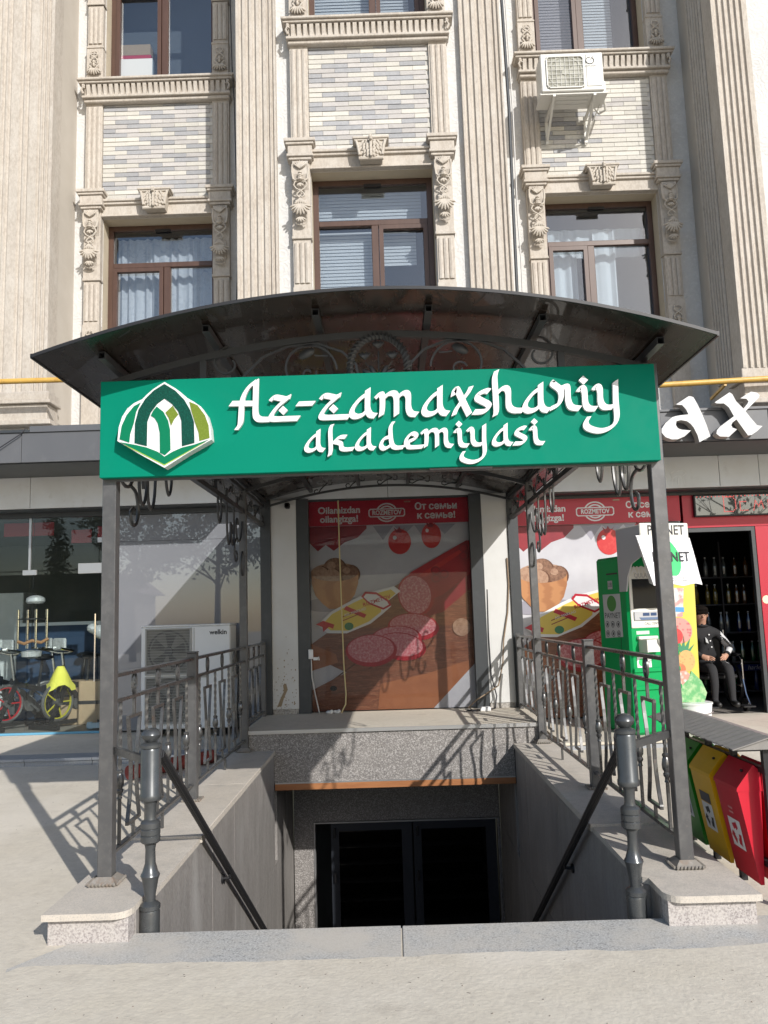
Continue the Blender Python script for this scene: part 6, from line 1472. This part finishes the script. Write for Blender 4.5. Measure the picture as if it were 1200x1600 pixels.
for k in range(6):
    u = .18+.12*k; q = Vector((4.65,11.61,1.19)).lerp(Vector((4.785,11.53,1.0)), u); s = MB(); s.bar((q.x-.035,q.y-.062,q.z+.012),(q.x+.030,q.y-.058,q.z-.03),.012,.012); ppart('sleeve_stripe', s, M_blk)
for k in range(2):
    q = Vector((4.64,11.41,.925)).lerp(Vector((4.70,11.485,.972)), .15+.2*k); dirv = Vector((.06,.075,.047)).normalized(); s = MB(); s.tube([q-dirv*.006,q+dirv*.006], .041, 12); ppart('cuff_band', s, M_blk)
q = Vector((4.636,11.405,.922)); s = MB(); s.tube([q-Vector((.006,.007,.004)),q+Vector((.006,.007,.004))], .036, 12); ppart('watch', s, M_chrome)

PE.location += Vector((-.07,-.20,0)); WC.location += Vector((-.07,-.20,0))
# ================================================================ across the street: what the glass mirrors
M_bark = mat('grey_bark', (.10,.08,.065), .9); M_leaf = mat('dry_olive_leaves', (.065,.07,.035), .8, layers=[('n',3,3,.4,.7,(.10,.09,.045),.7)])
def tree(name, label, x, y, h, spread_, nleaf, seed, tall=False):
    r_ = random.Random(seed); t = thing(name, label, 'tree', (x,y,0)); s = MB(); tips = []
    s.tube([(x,y,-.05),(x+r_.uniform(-.1,.1),y,h*.3),(x+r_.uniform(-.15,.15),y,h*.6),(x,y,h*.97)], [.16,.12,.07,.02], 8)
    for k in range(26):
        z0 = h*r_.uniform(.28,.9); a = r_.uniform(0,2*PI); L_ = spread_*r_.uniform(.5,1)*(1-.55*(z0/h) if not tall else .45); p = Vector((x,y,z0)); d = Vector((math.cos(a),math.sin(a),r_.uniform(.4,1.0) if not tall else 2.2)).normalized()
        q = p+d*L_*.5+Vector((0,0,.1)); e = p+d*L_; s.tube([p,q,e], [.045,.03,.01], 5); tips += [q,e,p.lerp(e,.75)]
        for j in range(3):
            d2 = (d+Vector((r_.uniform(-.8,.8),r_.uniform(-.8,.8),r_.uniform(-.2,.8)))).normalized(); e2 = q+d2*L_*.5; s.tube([q,e2], [.018,.006], 4); tips += [e2,q.lerp(e2,.6)]
    s.build('trunk', M_bark, t)
    v = []; f = []
    for k in range(nleaf):
        c = r_.choice(tips)+Vector((r_.gauss(0,.22),r_.gauss(0,.22),r_.gauss(0,.22))); u = Vector((r_.uniform(-1,1),r_.uniform(-1,1),r_.uniform(-1,1))).normalized(); w_ = u.orthogonal().normalized(); l_ = r_.uniform(.09,.17); o = len(v)
        v += [c-u*l_,c+w_*l_*.5,c+u*l_,c-w_*l_*.5]; f.append((o,o+1,o+2,o+3))
    m_ = MB(); m_.v = [tuple(p) for p in v]; m_.f = [list(q) for q in f]; m_.sm = [False]*len(f)
    me = bpy.data.meshes.new('crown'); me.from_pydata([(p[0]-x,p[1]-y,p[2]) for p in v], [], f); me.materials.append(M_leaf); tag(place('crown', me, t), kind=None)
tree('street_tree', 'leafy street tree mirrored in the grey vinyl window', -7.2, -11.5, 8.4, 4.2, 4200, 5)
tree('street_tree', 'thin-leaved street tree mirrored beside the corner post', -11.0, -12.5, 8.0, 4.0, 4200, 8)
tree('bare_tree', 'bare branching tree mirrored in the sign above the shop door', 14.6, -12.0, 9.0, 3.6, 260, 11)
tree('poplar_tree', 'slim poplar mirrored in the glass door of the gym', -15.8, -16.0, 7.0, 1.5, 1200, 14, True)
H_ = thing('low_house', 'low dark house across the street mirrored in the gym glass', 'house', (-24,-22,0))
s = MB(); s.box(-36,-14,-26,-22,-.05,3.2); s.build('wall', mat('house_wall', (.16,.14,.12), .9), H_); s = MB(); s.prism([(-36.5,3.2),(-13.5,3.2),(-15,4.4),(-35,4.4)], -26.4, -21.6); s.build('roof', mat('house_roof', (.09,.06,.05), .8), H_)
for k in range(6): MB().box(-34.5+3.4*k,-33.1+3.4*k,-21.99,-21.95,1.0,2.4).build('window', M_doorgl, H_)

# loose grit on the paving in front of the stairs
r_ = random.Random(21); s = MB()
for k in range(170):
    x, y = r_.uniform(-2.2,2.4), r_.uniform(2.0,3.85); q = r_.uniform(.0015,.0045); a = r_.uniform(0,3)
    if k % 6 == 0: x, y = r_.choice((-1,1))*r_.uniform(1.9,3.4), r_.uniform(4.5,8.5)
    z = .016 if y < 3.9 else gz(y)
    s.add([(x+q*math.cos(a),y+q*math.sin(a),z),(x-q*math.sin(a),y+q*math.cos(a),z),(x-q*math.cos(a),y-q*math.sin(a),z),(x+q*math.sin(a),y-q*math.cos(a),z),(x,y,z+q)], [(0,1,4),(1,2,4),(2,3,4),(3,0,4)])
tag(s.build('grit', mat('grey_brown_grit', (.20,.165,.13), .9)), 'loose grey-brown grit scattered over the pale paving', 'grit', kind='stuff')
